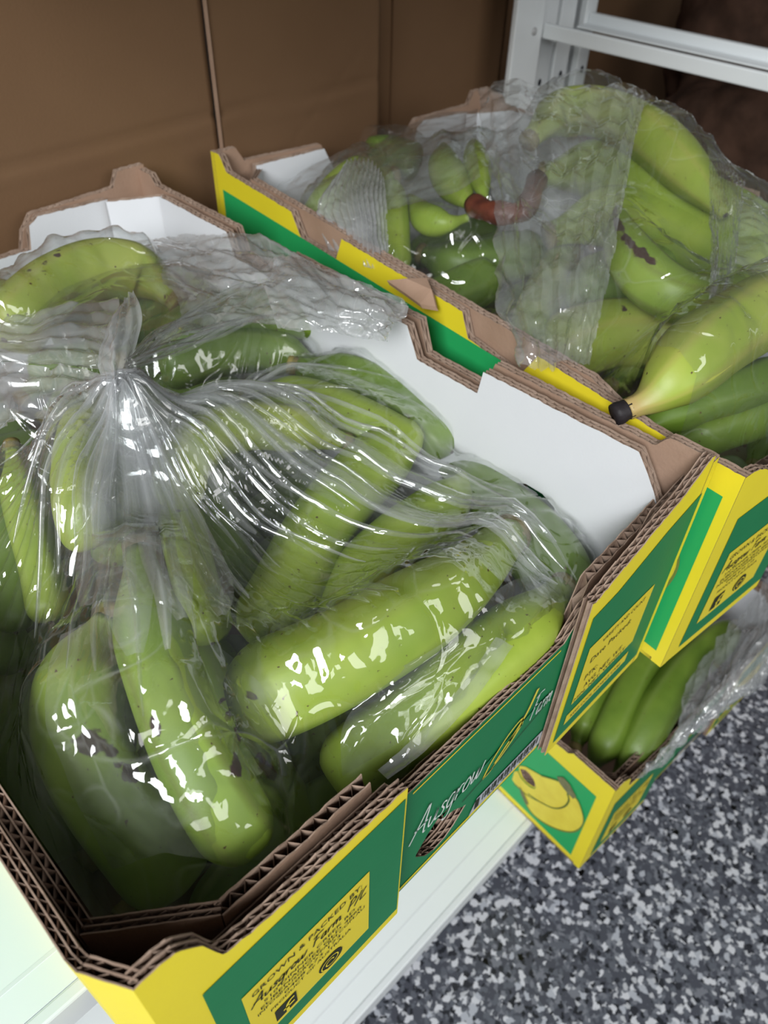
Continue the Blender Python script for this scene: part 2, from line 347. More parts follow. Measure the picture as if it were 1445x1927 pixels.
DATA = json.loads(r'''{"bananas":[{"box":"A","r":0.0928,"kind":"green","label":"thick bright green banana lying across the front of the knotted bag, blunt end at left","pts":[[0.3993,0.7435,-0.26],[0.4588,0.6906,-0.22],[0.5741,0.6424,-0.19],[0.7453,0.6146,-0.18],[0.9147,0.6207,-0.2],[1.0811,0.6551,-0.24]],"ends":"bn","sc":[[0.1,-0.5,0.45],[0.08,0.3,0.3],[0.16,0.6,0.3]]},{"box":"A","r":0.0817,"kind":"green","label":"slim green banana running up behind the thick bright one, left of the dark gap","pts":[[0.5347,0.8903,-0.36],[0.6328,0.9114,-0.31],[0.7922,0.9868,-0.28],[0.9294,1.0263,-0.26],[1.1177,1.0696,-0.26],[1.2889,1.0972,-0.28]],"ends":"bs","sc":[]},{"box":"A","r":0.0656,"kind":"green","label":"green banana to the right of the dark gap, tucked under the thick bright one","pts":[[0.6717,0.8381,-0.389],[0.8075,0.8611,-0.3277],[0.9427,0.8675,-0.3073],[1.101,0.8673,-0.3073],[1.2508,0.9073,-0.3277]],"ends":"bs","sc":[]},{"box":"A","r":0.0788,"kind":"green","label":"large green banana along the front edge of the knotted bag beside the torn rim","pts":[[0.4637,0.5656,-0.4109],[0.5455,0.5403,-0.3605],[0.6505,0.5087,-0.3202],[0.7886,0.4896,-0.2799],[0.9459,0.4847,-0.2799],[1.0928,0.5102,-0.3102]],"ends":"bs","sc":[]},{"box":"A","r":0.0871,"kind":"dull","label":"green banana at the right end of the knotted bag against the white carton wall","pts":[[1.0918,0.4861,-0.42],[1.1567,0.5533,-0.36],[1.201,0.6765,-0.34],[1.2632,0.8594,-0.36],[1.3274,1.0424,-0.4]],"ends":"bs","sc":[]},{"box":"A","r":0.0694,"kind":"dull","label":"dull green banana in the shade below the thick bright one","pts":[[0.4107,0.7258,-0.5846],[0.4943,0.7153,-0.5412],[0.613,0.7081,-0.5195],[0.7598,0.722,-0.5412]],"ends":"bs","sc":[]},{"box":"A","r":0.0776,"kind":"brown","label":"fat banana with dark brown patches in the front left corner of the knotted bag","pts":[[0.2923,0.9763,-0.1434],[0.2098,0.9297,-0.1643],[0.1495,0.8521,-0.1955],[0.1299,0.768,-0.2578],[0.1372,0.6658,-0.3305],[0.1486,0.5897,-0.3931]],"ends":"sb","sc":[[0.46,-0.2,0.9],[0.5,-0.5,0.6],[0.56,-0.5,0.5],[0.6,-0.6,0.7]]},{"box":"A","r":0.0653,"kind":"brown","label":"long banana with brown bruises lying from below the knot to the front corner","pts":[[0.3883,0.9903,-0.04],[0.3163,0.85,-0.05],[0.2732,0.7433,-0.08],[0.248,0.6489,-0.13],[0.2403,0.5688,-0.2],[0.2452,0.5111,-0.27]],"ends":"sb","sc":[[0.5,0.6,0.5],[0.7,-0.6,0.6],[0.68,-0.8,0.5]]},{"box":"A","r":0.077,"kind":"brown","label":"banana with a dark brown seam to the right of the long bruised one","pts":[[0.5131,1.1604,-0.4249],[0.4472,0.9642,-0.4364],[0.3968,0.7967,-0.4589],[0.3751,0.6637,-0.5156],[0.3777,0.5818,-0.5832]],"ends":"sb","sc":[[0.42,-0.1,0.35],[0.47,-0.05,0.35],[0.52,0.0,0.35],[0.62,-0.2,0.6],[0.66,-0.2,0.6]]},{"box":"A","r":0.0806,"kind":"dull","label":"shaded green banana in the left front corner behind the fluted rim","pts":[[0.1341,1.2472,-0.4544],[0.0858,1.1143,-0.4761],[0.0647,0.9852,-0.5187],[0.0581,0.8673,-0.5616]],"ends":"sb","sc":[]},{"box":"A","r":0.0429,"kind":"dull","label":"leftmost slim green banana in the upright bunch at the left edge","pts":[[0.3483,1.5897,-0.1511],[0.2855,1.4511,-0.1817],[0.2327,1.2955,-0.2229],[0.1777,1.1934,-0.2742]],"ends":"sb","sc":[]},{"box":"A","r":0.0433,"kind":"green","label":"middle banana in the upright bunch at the left edge","pts":[[0.3786,1.5011,-0.1],[0.3268,1.3733,-0.14],[0.2754,1.2336,-0.19],[0.2339,1.1388,-0.24]],"ends":"sb","sc":[]},{"box":"A","r":0.0435,"kind":"dull","label":"lower banana of the upright bunch at the left edge, end near the shaded corner","pts":[[0.1988,1.4011,-0.2988],[0.1666,1.2719,-0.3196],[0.1531,1.1768,-0.3611]],"ends":"sb","sc":[]},{"box":"A","r":0.0484,"kind":"bright","label":"short bright yellow-green banana with a brown ridge line left of the knot","pts":[[0.5806,1.444,-0.02],[0.4804,1.3308,0.0],[0.4085,1.2457,-0.02],[0.3671,1.1747,-0.06],[0.3608,1.1415,-0.12]],"ends":"sb","sc":[[0.3,1.3],[0.5,1.3],[0.6,1.3]]},{"box":"A","r":0.0591,"kind":"bright","label":"hooked yellow-green banana right of the knot with a small brown ring mark","pts":[[1.0082,1.1292,-0.2],[0.9147,1.1751,-0.14],[0.8131,1.2218,-0.1],[0.7102,1.2294,-0.08],[0.6163,1.2003,-0.1],[0.5562,1.1459,-0.15]],"ends":"sb","sc":[[0.42,0.3,0.4]]},{"box":"A","r":0.0649,"kind":"green","label":"green banana under the bright film pleats above the dark hollow","pts":[[0.9465,1.4061,-0.1772],[1.0589,1.3071,-0.1976],[1.1171,1.1474,-0.218],[1.1753,1.0122,-0.2584]],"ends":"sb","sc":[]},{"box":"A","r":0.0611,"kind":"dull","label":"dull green banana beneath the uppermost pleats beside the white wall","pts":[[1.1465,1.4531,-0.2],[1.24,1.3168,-0.22],[1.2688,1.1594,-0.25],[1.2754,0.9874,-0.3]],"ends":"sb","sc":[]},{"box":"A","r":0.0683,"kind":"dull","label":"dull banana with a dark end in the middle of the knotted bag","pts":[[0.6395,0.9897,-0.4213],[0.637,1.1003,-0.3789],[0.6752,1.241,-0.347],[0.7531,1.3788,-0.3259]],"ends":"bs","sc":[[0.06,0.2,1.2]]},{"box":"A","r":0.0508,"kind":"green","label":"green banana behind the vertical film folds below the knot","pts":[[0.6397,1.3073,-0.2458],[0.562,1.1609,-0.2458],[0.5008,1.0283,-0.2663],[0.4571,0.9201,-0.3071]],"ends":"sb","sc":[]},{"box":"A","r":0.0512,"kind":"dull","label":"green banana tucked under the broad film fold just below the knot","pts":[[0.5471,1.3819,-0.1396],[0.4711,1.2418,-0.1598],[0.3948,1.1527,-0.2008]],"ends":"sb","sc":[]},{"box":"A2","r":0.0829,"kind":"bright","label":"arched yellow-green banana speckled with brown against the white back wall","pts":[[0.5426,1.8451,-0.04],[0.6259,1.8967,-0.02],[0.7529,1.965,-0.01],[0.891,1.9901,-0.02],[0.9976,1.9576,-0.06],[1.0316,1.8623,-0.11]],"ends":"bs","sc":[[0.42,0.2,0.28],[0.45,0.0,0.25],[0.4,0.3,0.28],[0.36,0.2,0.25],[0.3,0.1,0.3],[0.47,0.3,0.22],[0.33,0.35,0.22]]},{"box":"A2","r":0.0544,"kind":"bright","label":"small piece of yellow-green banana at the left edge by the white back wall","pts":[[0.6362,2.3045,-0.14],[0.681,2.2631,-0.14],[0.7301,2.2498,-0.17]],"ends":"bs","sc":[[0.6,0.1,0.3]]},{"box":"A2","r":0.0896,"kind":"dull","label":"dull green banana under the arched speckled one","pts":[[0.7371,1.9682,-0.2091],[0.9054,2.0534,-0.2091],[1.024,2.0119,-0.2195],[1.0799,1.9041,-0.251]],"ends":"bs","sc":[]},{"box":"A2","r":0.0734,"kind":"dull","label":"green banana under crumpled film behind the knot","pts":[[0.8948,1.7051,-0.14],[1.0629,1.7175,-0.13],[1.2118,1.6682,-0.15],[1.332,1.5507,-0.2]],"ends":"bs","sc":[]},{"box":"A2","r":0.0691,"kind":"dull","label":"green banana under crumpled film nearest the right wall notch","pts":[[0.8408,1.6609,-0.1793],[1.0074,1.6539,-0.1899],[1.1539,1.6052,-0.2215],[1.241,1.4984,-0.2635]],"ends":"bs","sc":[]},{"box":"A2","r":0.0592,"kind":"dull","label":"lowest green banana of those behind the knot","pts":[[0.5881,1.8682,-0.1647],[0.6651,1.8089,-0.1546],[0.7697,1.746,-0.1546]],"ends":"bs","sc":[]},{"box":"B","r":0.0865,"kind":"bright","label":"topmost arched banana at the back of the right carton near the white post","pts":[[2.5138,1.729,0.0387],[2.6636,1.7296,0.0904],[2.7158,1.586,0.1215],[2.6205,1.3308,0.1215],[2.4833,1.0853,0.0904],[2.4066,0.9094,0.0387]],"ends":"st","sc":[[0.35,0.2,0.4]]},{"box":"B","r":0.1166,"kind":"green","label":"long green banana just below the topmost one in the right carton","pts":[[2.6335,1.7134,-0.1194],[2.7055,1.5537,-0.0737],[2.6319,1.2666,-0.0507],[2.5771,1.0139,-0.0507],[2.5063,0.7911,-0.0624]],"ends":"sb","sc":[]},{"box":"B","r":0.1086,"kind":"green","label":"broad green banana below the two topmost in the right carton","pts":[[2.3393,1.461,-0.1808],[2.4971,1.3542,-0.1345],[2.5348,1.1289,-0.1113],[2.4942,0.8931,-0.1113],[2.4501,0.7026,-0.1345]],"ends":"sb","sc":[]},{"box":"B","r":0.0737,"kind":"brown","label":"hooked banana with a purple-brown scar down its back in the right carton","pts":[[2.2465,1.1824,0.016],[2.0959,1.0662,0.0055],[1.9956,0.9389,-0.0152],[1.9763,0.82,-0.036],[2.0575,0.7358,-0.0566],[2.218,0.6808,-0.0773]],"ends":"tb","sc":[[0.05,0.7,1.1],[0.12,0.6,0.7],[0.17,0.5,0.7],[0.23,0.5,0.7],[0.29,0.5,0.65],[0.35,0.45,0.65],[0.41,0.4,0.7],[0.47,0.4,0.6]]},{"box":"B","r":0.1048,"kind":"bright","label":"pale yellow-green banana lying low by the yellow carton rim of the right carton","pts":[[1.7383,1.0575,-0.2944],[1.8515,1.0318,-0.2485],[1.9866,0.9571,-0.2251],[2.0666,0.8407,-0.2251],[2.0849,0.6985,-0.2599]],"ends":"sb","sc":[[0.7,0.3,0.3],[0.5,0.1,0.35]]},{"box":"B","r":0.0914,"kind":"bright","label":"big yellow-green banana with tan neck and black cut end, front of the right carton","pts":[[1.3702,0.5921,0.0],[1.4187,0.5676,0.02],[1.4951,0.5558,0.05],[1.6418,0.561,0.06],[1.8248,0.5539,0.06],[2.0405,0.5408,0.05]],"ends":"Sb","sc":[]},{"box":"B","r":0.0557,"kind":"dull","label":"dark green banana under the one with the black cut end","pts":[[1.5114,0.5969,-0.12],[1.6402,0.5556,-0.1],[1.7536,0.5059,-0.09],[1.9393,0.4647,-0.1]],"ends":"sb","sc":[]},{"box":"B","r":0.0662,"kind":"dull","label":"lowest dark green banana at the front end of the right carton","pts":[[1.6558,0.5628,-0.2447],[1.7437,0.516,-0.2137],[1.8745,0.4674,-0.2034],[2.0241,0.4447,-0.2137]],"ends":"sb","sc":[]},{"box":"B","r":0.069,"kind":"green","label":"banana with a short brown stem poking over the right carton rim notch","pts":[[1.6347,1.0698,-0.1964],[1.7775,1.133,-0.208],[2.0005,1.2538,-0.2425],[2.3461,1.4196,-0.2884],[2.7079,1.5928,-0.3343]],"ends":"Tb","sc":[]},{"box":"B","r":0.1083,"kind":"dull","label":"dull green banana in the middle of the right carton behind the scarred one","pts":[[2.1644,1.2869,-0.2967],[2.2546,1.1861,-0.2503],[2.3711,1.1199,-0.2273],[2.537,1.0738,-0.2273]],"ends":"sb","sc":[]},{"box":"B","r":0.0542,"kind":"green","label":"slender green banana standing upright beside the crumpled silver film folds","pts":[[1.9575,1.8992,-0.04],[1.8411,1.7751,-0.08],[1.7693,1.6921,-0.14],[1.7045,1.6114,-0.2]],"ends":"bs","sc":[]},{"box":"B","r":0.0897,"kind":"green","label":"leftmost curved banana in the right carton beside the corner of the back wall","pts":[[2.1251,2.0629,-0.1],[2.0084,2.0985,-0.1],[1.8388,2.0578,-0.12],[1.7254,2.0181,-0.18],[1.671,1.9611,-0.26]],"ends":"sb","sc":[]},{"box":"B","r":0.0715,"kind":"dull","label":"short green banana at the back wall above the silver film folds","pts":[[2.1479,2.2151,-0.0781],[2.2281,2.1803,-0.0681],[2.281,2.0607,-0.0883]],"ends":"sb","sc":[]},{"box":"B","r":0.0805,"kind":"dull","label":"dark green banana deep in the middle hollow of the right carton","pts":[[1.6916,1.5643,-0.3104],[1.8585,1.5282,-0.2802],[2.0801,1.5035,-0.2701]],"ends":"sb","sc":[]},{"box":"B","r":0.0893,"kind":"dull","label":"dark green banana deep under the brown crown in the right carton","pts":[[2.0959,1.8432,-0.3161],[2.1335,1.6911,-0.3161],[2.2838,1.6114,-0.3161],[2.4404,1.5581,-0.3054]],"ends":"sb","sc":[]},{"box":"C","r":0.0851,"kind":"dull","label":"long green banana lying lengthwise nearest the open end of the low carton","pts":[[1.8111,0.376,-1.95],[1.9167,0.3853,-1.84],[2.0836,0.4107,-1.76],[2.3359,0.4189,-1.72],[2.6539,0.387,-1.72]],"ends":"sb","sc":[]},{"box":"C","r":0.0729,"kind":"dull","label":"second green banana in the low carton, left of the longest one","pts":[[1.7827,0.4854,-1.95],[1.844,0.4894,-1.84],[2.0176,0.5279,-1.78],[2.2457,0.5643,-1.74],[2.5454,0.5552,-1.74]],"ends":"sb","sc":[]},{"box":"C","r":0.0672,"kind":"dull","label":"shaded green banana at the inner left of the low carton","pts":[[1.7854,0.5779,-1.9],[1.9416,0.6195,-1.84],[2.1779,0.6511,-1.8]],"ends":"sb","sc":[]}],"hand":{"crown":[[1.9692390892510592,1.5413731269953796,1.1102230246251565e-16],[1.93206991696421,1.4266212227231914,0.020000000000000018],[1.9950966838681172,1.3638883084153626,0.030000000000000027],[2.217545284592106,1.4804170205307068,0.030000000000000027]],"fingers":[{"r":0.0633,"pts":[[1.9799,1.5411,-0.02],[2.027,1.6397,-0.01],[2.1257,1.7997,0.0],[2.3452,2.002,-0.02]]},{"r":0.0482,"pts":[[2.001,1.5126,0.0],[2.083,1.606,0.02],[2.2378,1.7597,0.02],[2.4247,1.9278,0.0]]},{"r":0.0518,"pts":[[1.9724,1.5603,-0.05],[1.9081,1.5946,-0.06],[1.9228,1.701,-0.08],[2.0502,1.8952,-0.1]]}]},"patch":{"fanL":[[[0.5326,1.9348,0.0],[0.6154,1.8092,0.02],[0.7325,1.7839,0.03],[0.7976,1.6729,0.05]],[[0.4781,1.8148,0.0],[0.5462,1.6607,0.04],[0.6389,1.583,0.05],[0.6508,1.4427,0.08]],[[0.4284,1.7053,0.0],[0.5113,1.5433,0.04],[0.564,1.4237,0.06],[0.5748,1.3193,0.09]]],"fanL2":[[[0.4332,1.7158,0.0],[0.5113,1.5433,0.04],[0.564,1.4237,0.06],[0.5756,1.3086,0.1]],[[0.3905,1.6371,-0.02],[0.4612,1.5054,0.02],[0.5139,1.3833,0.05],[0.566,1.2967,0.1]],[[0.3284,1.5308,-0.06],[0.3955,1.447,-0.02],[0.4591,1.3643,0.02],[0.5647,1.2926,0.095]]],"tassel":[[[0.6817,1.4804,0.13],[0.7194,1.5168,0.14],[0.7436,1.5084,0.15]],[[0.6064,1.4011,0.13],[0.6339,1.387,0.15],[0.7022,1.4128,0.15]],[[0.5501,1.3383,0.12],[0.5796,1.3211,0.14],[0.6559,1.3548,0.13]],[[0.5356,1.2998,0.105],[0.5476,1.2759,0.12],[0.5799,1.2917,0.11]],[[0.5389,1.2937,0.09],[0.5443,1.2687,0.1],[0.5645,1.2823,0.09]]],"back1":[[[1.0035,2.1026,-0.04],[1.1854,2.0539,-0.03],[1.2737,1.8455,0.02],[1.285,1.6416,0.03]],[[1.0163,1.9182,-0.06],[1.1106,1.7546,0.0],[1.19,1.5705,0.04],[1.2475,1.3821,0.06]],[[0.9236,1.6687,-0.04],[1.0238,1.5395,0.02],[1.1134,1.3916,0.06],[1.2828,1.1621,0.06]],[[0.7266,1.5182,0.0],[0.9015,1.4168,0.03],[1.0092,1.2699,0.05],[1.1619,1.141,0.03]]],"back2":[[[1.1606,1.6253,0.03],[1.2324,1.5309,0.07],[1.2209,1.3527,0.08],[1.2762,1.1612,0.06]],[[1.0389,1.424,0.06],[1.0859,1.279,0.1],[1.1553,1.1712,0.09],[1.2312,1.1299,0.05]],[[0.973,1.3036,0.05],[1.0157,1.2014,0.07],[1.1062,1.1379,0.04],[1.1852,1.1545,0.0]]],"arch":[[[0.6124,2.1235,-0.06],[0.797,2.0983,-0.02],[0.9947,2.1238,-0.02],[1.1413,2.0442,-0.03],[1.2039,1.8901,-0.03]],[[0.5187,1.8899,-0.02],[0.6593,1.8402,0.02],[0.8327,1.832,0.02],[0.9797,1.7905,0.0],[1.059,1.636,0.0]],[[0.4371,1.6972,0.0],[0.5422,1.6028,0.04],[0.6534,1.538,0.05],[0.7835,1.5035,0.04],[0.9201,1.4228,0.02]]],"bsheet":[[[2.5222,2.0026,0.14],[2.4814,1.8323,0.22],[2.5097,1.5892,0.26],[2.5703,1.4232,0.27],[2.4984,1.3067,0.26]],[[2.1736,1.6955,0.12],[2.1734,1.5819,0.18],[2.2186,1.3915,0.2],[2.2326,1.2331,0.22],[2.1571,1.1223,0.22]],[[1.8195,1.3341,0.08],[1.8167,1.2724,0.13],[1.8037,1.1215,0.15],[1.8346,1.0286,0.17],[1.8292,0.944,0.17]],[[1.5655,1.0887,0.0],[1.5168,1.0069,0.05],[1.5428,0.932,0.07],[1.5939,0.8804,0.1],[1.587,0.815,0.1]],[[1.3917,0.8858,-0.04],[1.3652,0.8376,-0.02],[1.3975,0.8073,-0.02],[1.4248,0.7704,0.0],[1.4335,0.7319,0.0]]],"silver":[[[1.7636,1.9437,0.04],[1.8593,1.9815,0.05],[1.872,1.9049,0.05],[1.8219,1.7993,0.04]],[[1.6225,1.8927,-0.02],[1.6418,1.7869,0.04],[1.6732,1.7246,0.05],[1.6864,1.6492,0.02]],[[1.5792,1.8471,-0.08],[1.5687,1.6741,-0.02],[1.5789,1.6039,0.0],[1.6052,1.5711,-0.03]],[[1.5585,1.7252,-0.12],[1.5262,1.5946,-0.08],[1.5032,1.5145,-0.06],[1.5276,1.501,-0.08]]],"bcorner":[[[1.6972,2.2034,-0.06],[1.9229,2.2335,-0.04],[2.1801,2.2486,-0.02],[2.4436,2.192,0.02],[2.5732,2.024,0.08]],[[1.615,2.1677,-0.12],[1.7425,2.0296,-0.04],[1.8776,1.9103,0.03],[2.0558,1.8351,0.06],[2.2161,1.7401,0.1]],[[1.6035,1.9631,-0.2],[1.6693,1.8191,-0.08],[1.7356,1.6694,0.0],[1.8634,1.5871,0.04],[1.9783,1.5161,0.08]]],"bstrip":[[[2.5588,1.0938,0.16],[2.4898,0.9999,0.16],[2.4099,0.8872,0.14]],[[2.2497,0.9161,0.15],[2.1985,0.8428,0.17],[2.2375,0.8094,0.14]],[[2.0474,0.7834,0.1],[1.92,0.7003,0.14],[2.0652,0.7239,0.1]],[[1.7768,0.6331,0.06],[1.7299,0.5943,0.08],[1.8301,0.6188,0.06]]],"bright":[[[2.4318,0.9029,0.13],[2.4588,0.8463,0.1],[2.4578,0.7558,0.08]],[[2.178,0.7994,0.13],[2.1917,0.7254,0.12],[2.1979,0.6458,0.1]],[[1.9626,0.6939,0.1],[1.9679,0.6104,0.1],[2.0068,0.5513,0.08]]],"cfilm":[[[2.1414,0.3667,-1.62],[2.501,0.3828,-1.58],[2.8401,0.3908,-1.55],[3.1023,0.3623,-1.55]],[[1.9595,0.3098,-1.62],[2.1709,0.2783,-1.52],[2.5339,0.2641,-1.5],[2.8719,0.2566,-1.5]],[[1.7902,0.2892,-1.66],[2.0351,0.2402,-1.55],[2.3023,0.1791,-1.55],[2.7061,0.167,-1.6]],[[1.7129,0.3174,-1.8],[1.9966,0.2599,-1.7],[2.2674,0.2118,-1.66],[2.6556,0.2159,-1.75]]],"strip":[[[0.7908,0.469,-0.16],[0.8036,0.4228,-0.16]],[[0.6691,0.4521,-0.18],[0.6828,0.408,-0.18]],[[0.5592,0.4507,-0.21],[0.5669,0.4078,-0.21]],[[0.4725,0.4607,-0.24],[0.4717,0.4277,-0.24]]],"frontR":[[[0.5697,0.5673,-0.2],[0.7159,0.5223,-0.15],[0.9135,0.53,-0.15],[1.069,0.4825,-0.2]],[[0.4894,0.5666,-0.25],[0.6266,0.5027,-0.19],[0.8093,0.481,-0.18],[1.0504,0.447,-0.24]],[[0.4474,0.5231,-0.33],[0.5533,0.468,-0.26],[0.7228,0.4397,-0.24],[0.9652,0.4266,-0.27]]],"frontL":[[[0.191,0.9079,-0.02],[0.2977,0.8397,0.03],[0.3736,0.748,-0.05],[0.4039,0.6316,-0.16]],[[0.1125,0.8445,-0.08],[0.2015,0.7252,0.0],[0.2895,0.6502,-0.07],[0.3722,0.5438,-0.22]],[[0.0676,0.7419,-0.17],[0.1473,0.6244,-0.08],[0.2435,0.5609,-0.14],[0.3276,0.4982,-0.3]],[[0.0527,0.6464,-0.3],[0.1275,0.5627,-0.2],[0.2085,0.5062,-0.24],[0.2828,0.4905,-0.34]]]},"guides":[[[0.5705,1.2822,0.1],[0.8252,1.3976,0.02],[1.0488,1.4071,-0.04],[1.2158,1.3521,-0.1],[1.32,1.2125,-0.18]],[[0.5705,1.2822,0.1],[0.8133,1.3442,0.0],[1.0127,1.2836,-0.06],[1.1539,1.091,-0.14],[1.2176,0.8553,-0.24]],[[0.5705,1.2822,0.1],[0.7801,1.2587,0.0],[0.921,1.1016,-0.06],[1.0319,0.8696,-0.14],[1.1152,0.5993,-0.24],[1.097,0.4727,-0.3]],[[0.5705,1.2822,0.1],[0.7442,1.21,0.0],[0.857,1.0292,-0.06],[0.9494,0.7946,-0.12],[0.9958,0.5901,-0.18],[1.0184,0.4579,-0.24]],[[0.5705,1.2822,0.1],[0.6776,1.1943,0.0],[0.7337,1.0235,-0.06],[0.8054,0.8415,-0.12],[0.8624,0.6256,-0.14]],[[0.5705,1.2822,0.1],[0.6042,1.1648,0.0],[0.6294,1.0172,-0.08],[0.6702,0.871,-0.14]],[[0.5705,1.2822,0.1],[0.554,1.1653,0.0],[0.5067,1.0079,-0.08],[0.4561,0.8487,-0.14],[0.391,0.7409,-0.2]],[[0.5705,1.2822,0.1],[0.5218,1.1728,0.0],[0.4444,0.9929,-0.04],[0.3649,0.8199,-0.08],[0.2972,0.6725,-0.12]],[[0.5705,1.2822,0.1],[0.4853,1.1741,0.02],[0.3797,1.0004,0.0],[0.2917,0.8364,-0.03],[0.2056,0.6792,-0.1]],[[0.5705,1.2822,0.1],[0.4678,1.2133,0.02],[0.3565,1.0791,0.0],[0.2588,0.9353,-0.02],[0.1659,0.8151,-0.06]],[[0.5705,1.2822,0.1],[0.4789,1.2726,0.02],[0.3536,1.1908,-0.02],[0.2541,1.0973,-0.08],[0.1558,0.9938,-0.16]],[[0.5705,1.2822,0.1],[0.5106,1.3921,0.02],[0.4029,1.415,-0.02],[0.283,1.4065,-0.06]]],"guides2":[[[0.5947,1.3117,0.1],[0.81,1.5021,0.03],[1.0347,1.5802,0.0],[1.2422,1.5485,0.0]],[[0.5895,1.3033,0.1],[0.8011,1.4453,0.03],[1.0147,1.4869,0.0],[1.2023,1.3742,0.02]],[[0.5824,1.2917,0.1],[0.8102,1.3741,0.03],[1.0299,1.378,0.01],[1.2131,1.2296,0.03]]],"knot":[0.5716,1.294,0.1],"flap":[[1.4203696176134954,1.3830005543857957,-0.01200000000000001],[1.4457483566786693,1.3335216649103796,0.0040000000000000036],[1.4853963587557448,1.2957570578039228,0.006000000000000116],[1.45516735351395,1.2499324373923568,0.0],[1.4379201855050872,1.2162363983293958,-0.030000000000000027],[1.4171443219856217,1.254912771788205,-0.030000000000000027],[1.418244285132103,1.3157251223456188,-0.020000000000000018]],"art":{"lower":[[0.3457,0.163],[0.3213,0.1164],[0.2769,0.0802],[0.2245,0.0851],[0.1681,0.1167],[0.1171,0.1642],[0.0799,0.2201],[0.0591,0.2895],[0.0579,0.3533],[0.0796,0.4059],[0.1158,0.4493],[0.1559,0.4309],[0.1412,0.3989],[0.1488,0.3329],[0.1872,0.258],[0.2495,0.2133],[0.3134,0.1915]],"upper":[[0.403,0.1805],[0.3893,0.1639],[0.3206,0.1722],[0.2495,0.2133],[0.1872,0.258],[0.1522,0.3261],[0.1428,0.3931],[0.1581,0.4409],[0.1994,0.4559],[0.2169,0.4478],[0.2836,0.3885],[0.3442,0.3606],[0.3789,0.2918]],"tip":[[0.2194,0.4735],[0.1959,0.5058],[0.1619,0.5005],[0.1206,0.4621],[0.1277,0.4319],[0.1567,0.4346],[0.1981,0.4497]],"tip2":[[0.3606,0.1866],[0.3291,0.1599],[0.2948,0.1187],[0.3088,0.1071],[0.3436,0.1388]],"hole":[[0.3801,0.2987],[0.3577,0.3206],[0.3213,0.3198],[0.2961,0.2952],[0.2988,0.2655],[0.3237,0.2477],[0.3564,0.254]]}}''')

# ------------------------------------------------------------------ setting
fl=MB(); fl.box(-14,14,-14,8,-Z0-.1,-Z0); struct(fl.build('floor',M['floor']))
wb=MB(); wb.box(-14,14,3.6,3.8,-Z0,5); struct(wb.build('wall_back',M['plaster']))
wl=MB(); wl.box(-9.2,-9,-14,3.6,-Z0,2.0); 

# shelving unit the cartons stand on
sh=thing('shelving_unit','white enamelled metal shelving unit with two decks holding the banana cartons','shelving',(.9,1.6,-Z0))
def deck(z,y0,name):
    mb=MB(); mb.box(-1.7,3.12,y0+.03,2.62,z-.02,z)
    o=mb.build(name,M['steel2'],sh); 
    m2=MB(); m2.box(-1.7,3.12,y0,y0+.03,z-.10,z-.0005); o2=m2.build('deck_lip',M['steel'],sh); bevel(o2,.0015)
    m3=MB(); m3.box(-1.7,3.12,y0+.10,y0+.108,z+.0002,z+.0008); m3.build('deck_seam',M['steel'],sh)
deck(-.683,.69,'upper_deck'); deck(-2.313,.575,'lower_deck')
for x in (-1.78,3.13):
    for y in (.8,2.55):
        mb=MB(); mb.box(x,x+.07,y,y+.07,-Z0,1.9 if x<0 else -.70); o=mb.build('post',M['steel'],sh); bevel(o,.002)

mb=MB(); mb.box(.2,3.3,1.0,2.55,1.25,1.29); ud=mb.build('unseen_shading_deck',M['steel2'],sh)  # unseen deck, added overhead to shade the backing and the right carton
# metal rack frame at upper right
rk=thing('metal_rack_frame','white painted steel post and side rails standing behind the right carton','shelving',(3.8,2.5,-Z0))
def chan(x0,x1,y0,y1,z0,z1,name): mb=MB(); mb.box(x0,x1,y0,y1,z0,z1); o=mb.build(name,M['steel'],rk); bevel(o,.0018,3); return o
chan(3.38,3.60,2.50,2.53,-Z0,2.2,'post'); chan(3.58,3.60,2.53,2.68,-Z0,2.2,'post_flange')
chan(3.66,3.80,2.56,2.60,-Z0,2.2,'post'); chan(3.86,3.99,2.58,2.62,-Z0,2.2,'post'); chan(4.05,4.15,2.56,2.60,-Z0,2.2,'post')
chan(3.61,4.15,2.64,2.66,-Z0,2.2,'back_plate')
chan(3.60,3.63,-1.2,2.50,.075,.14,'front_rail'); chan(3.63,3.76,-1.2,2.50,.075,.085,'rail_flange')
chan(4.08,4.12,-1.2,2.56,.06,.115,'rear_rail'); chan(3.98,4.08,-1.2,2.56,.06,.07,'rail_flange')
bm=bmesh.new(); bmesh.ops.create_uvsphere(bm,u_segments=16,v_segments=8,radius=.018*S); me=bpy.data.meshes.new('screw'); bm.to_mesh(me); bm.free(); me.materials.append(M['screw'])
for p in me.polygons: p.use_smooth=True
for (x,z) in ((3.53,.115),):
    o=bpy.data.objects.new('screw',me); COL.objects.link(o); o.parent=rk; o.matrix_parent_inverse=rk.matrix_world.inverted(); o.location=T((x,2.498,z)); o.scale=(1,.5,1)
for k in range(5):
    for x in (3.72,3.93,4.10):
        mb=MB(); n=12; c=[(x+.014*math.cos(a*math.tau/n),2.5575 if x!=3.93 else 2.5775,-.15-.28*k+.018*math.sin(a*math.tau/n)) for a in range(n)]
        mb.add(c,[tuple(range(n))]); mb.build('slot_shade_disc',M['hole_shade'],rk)

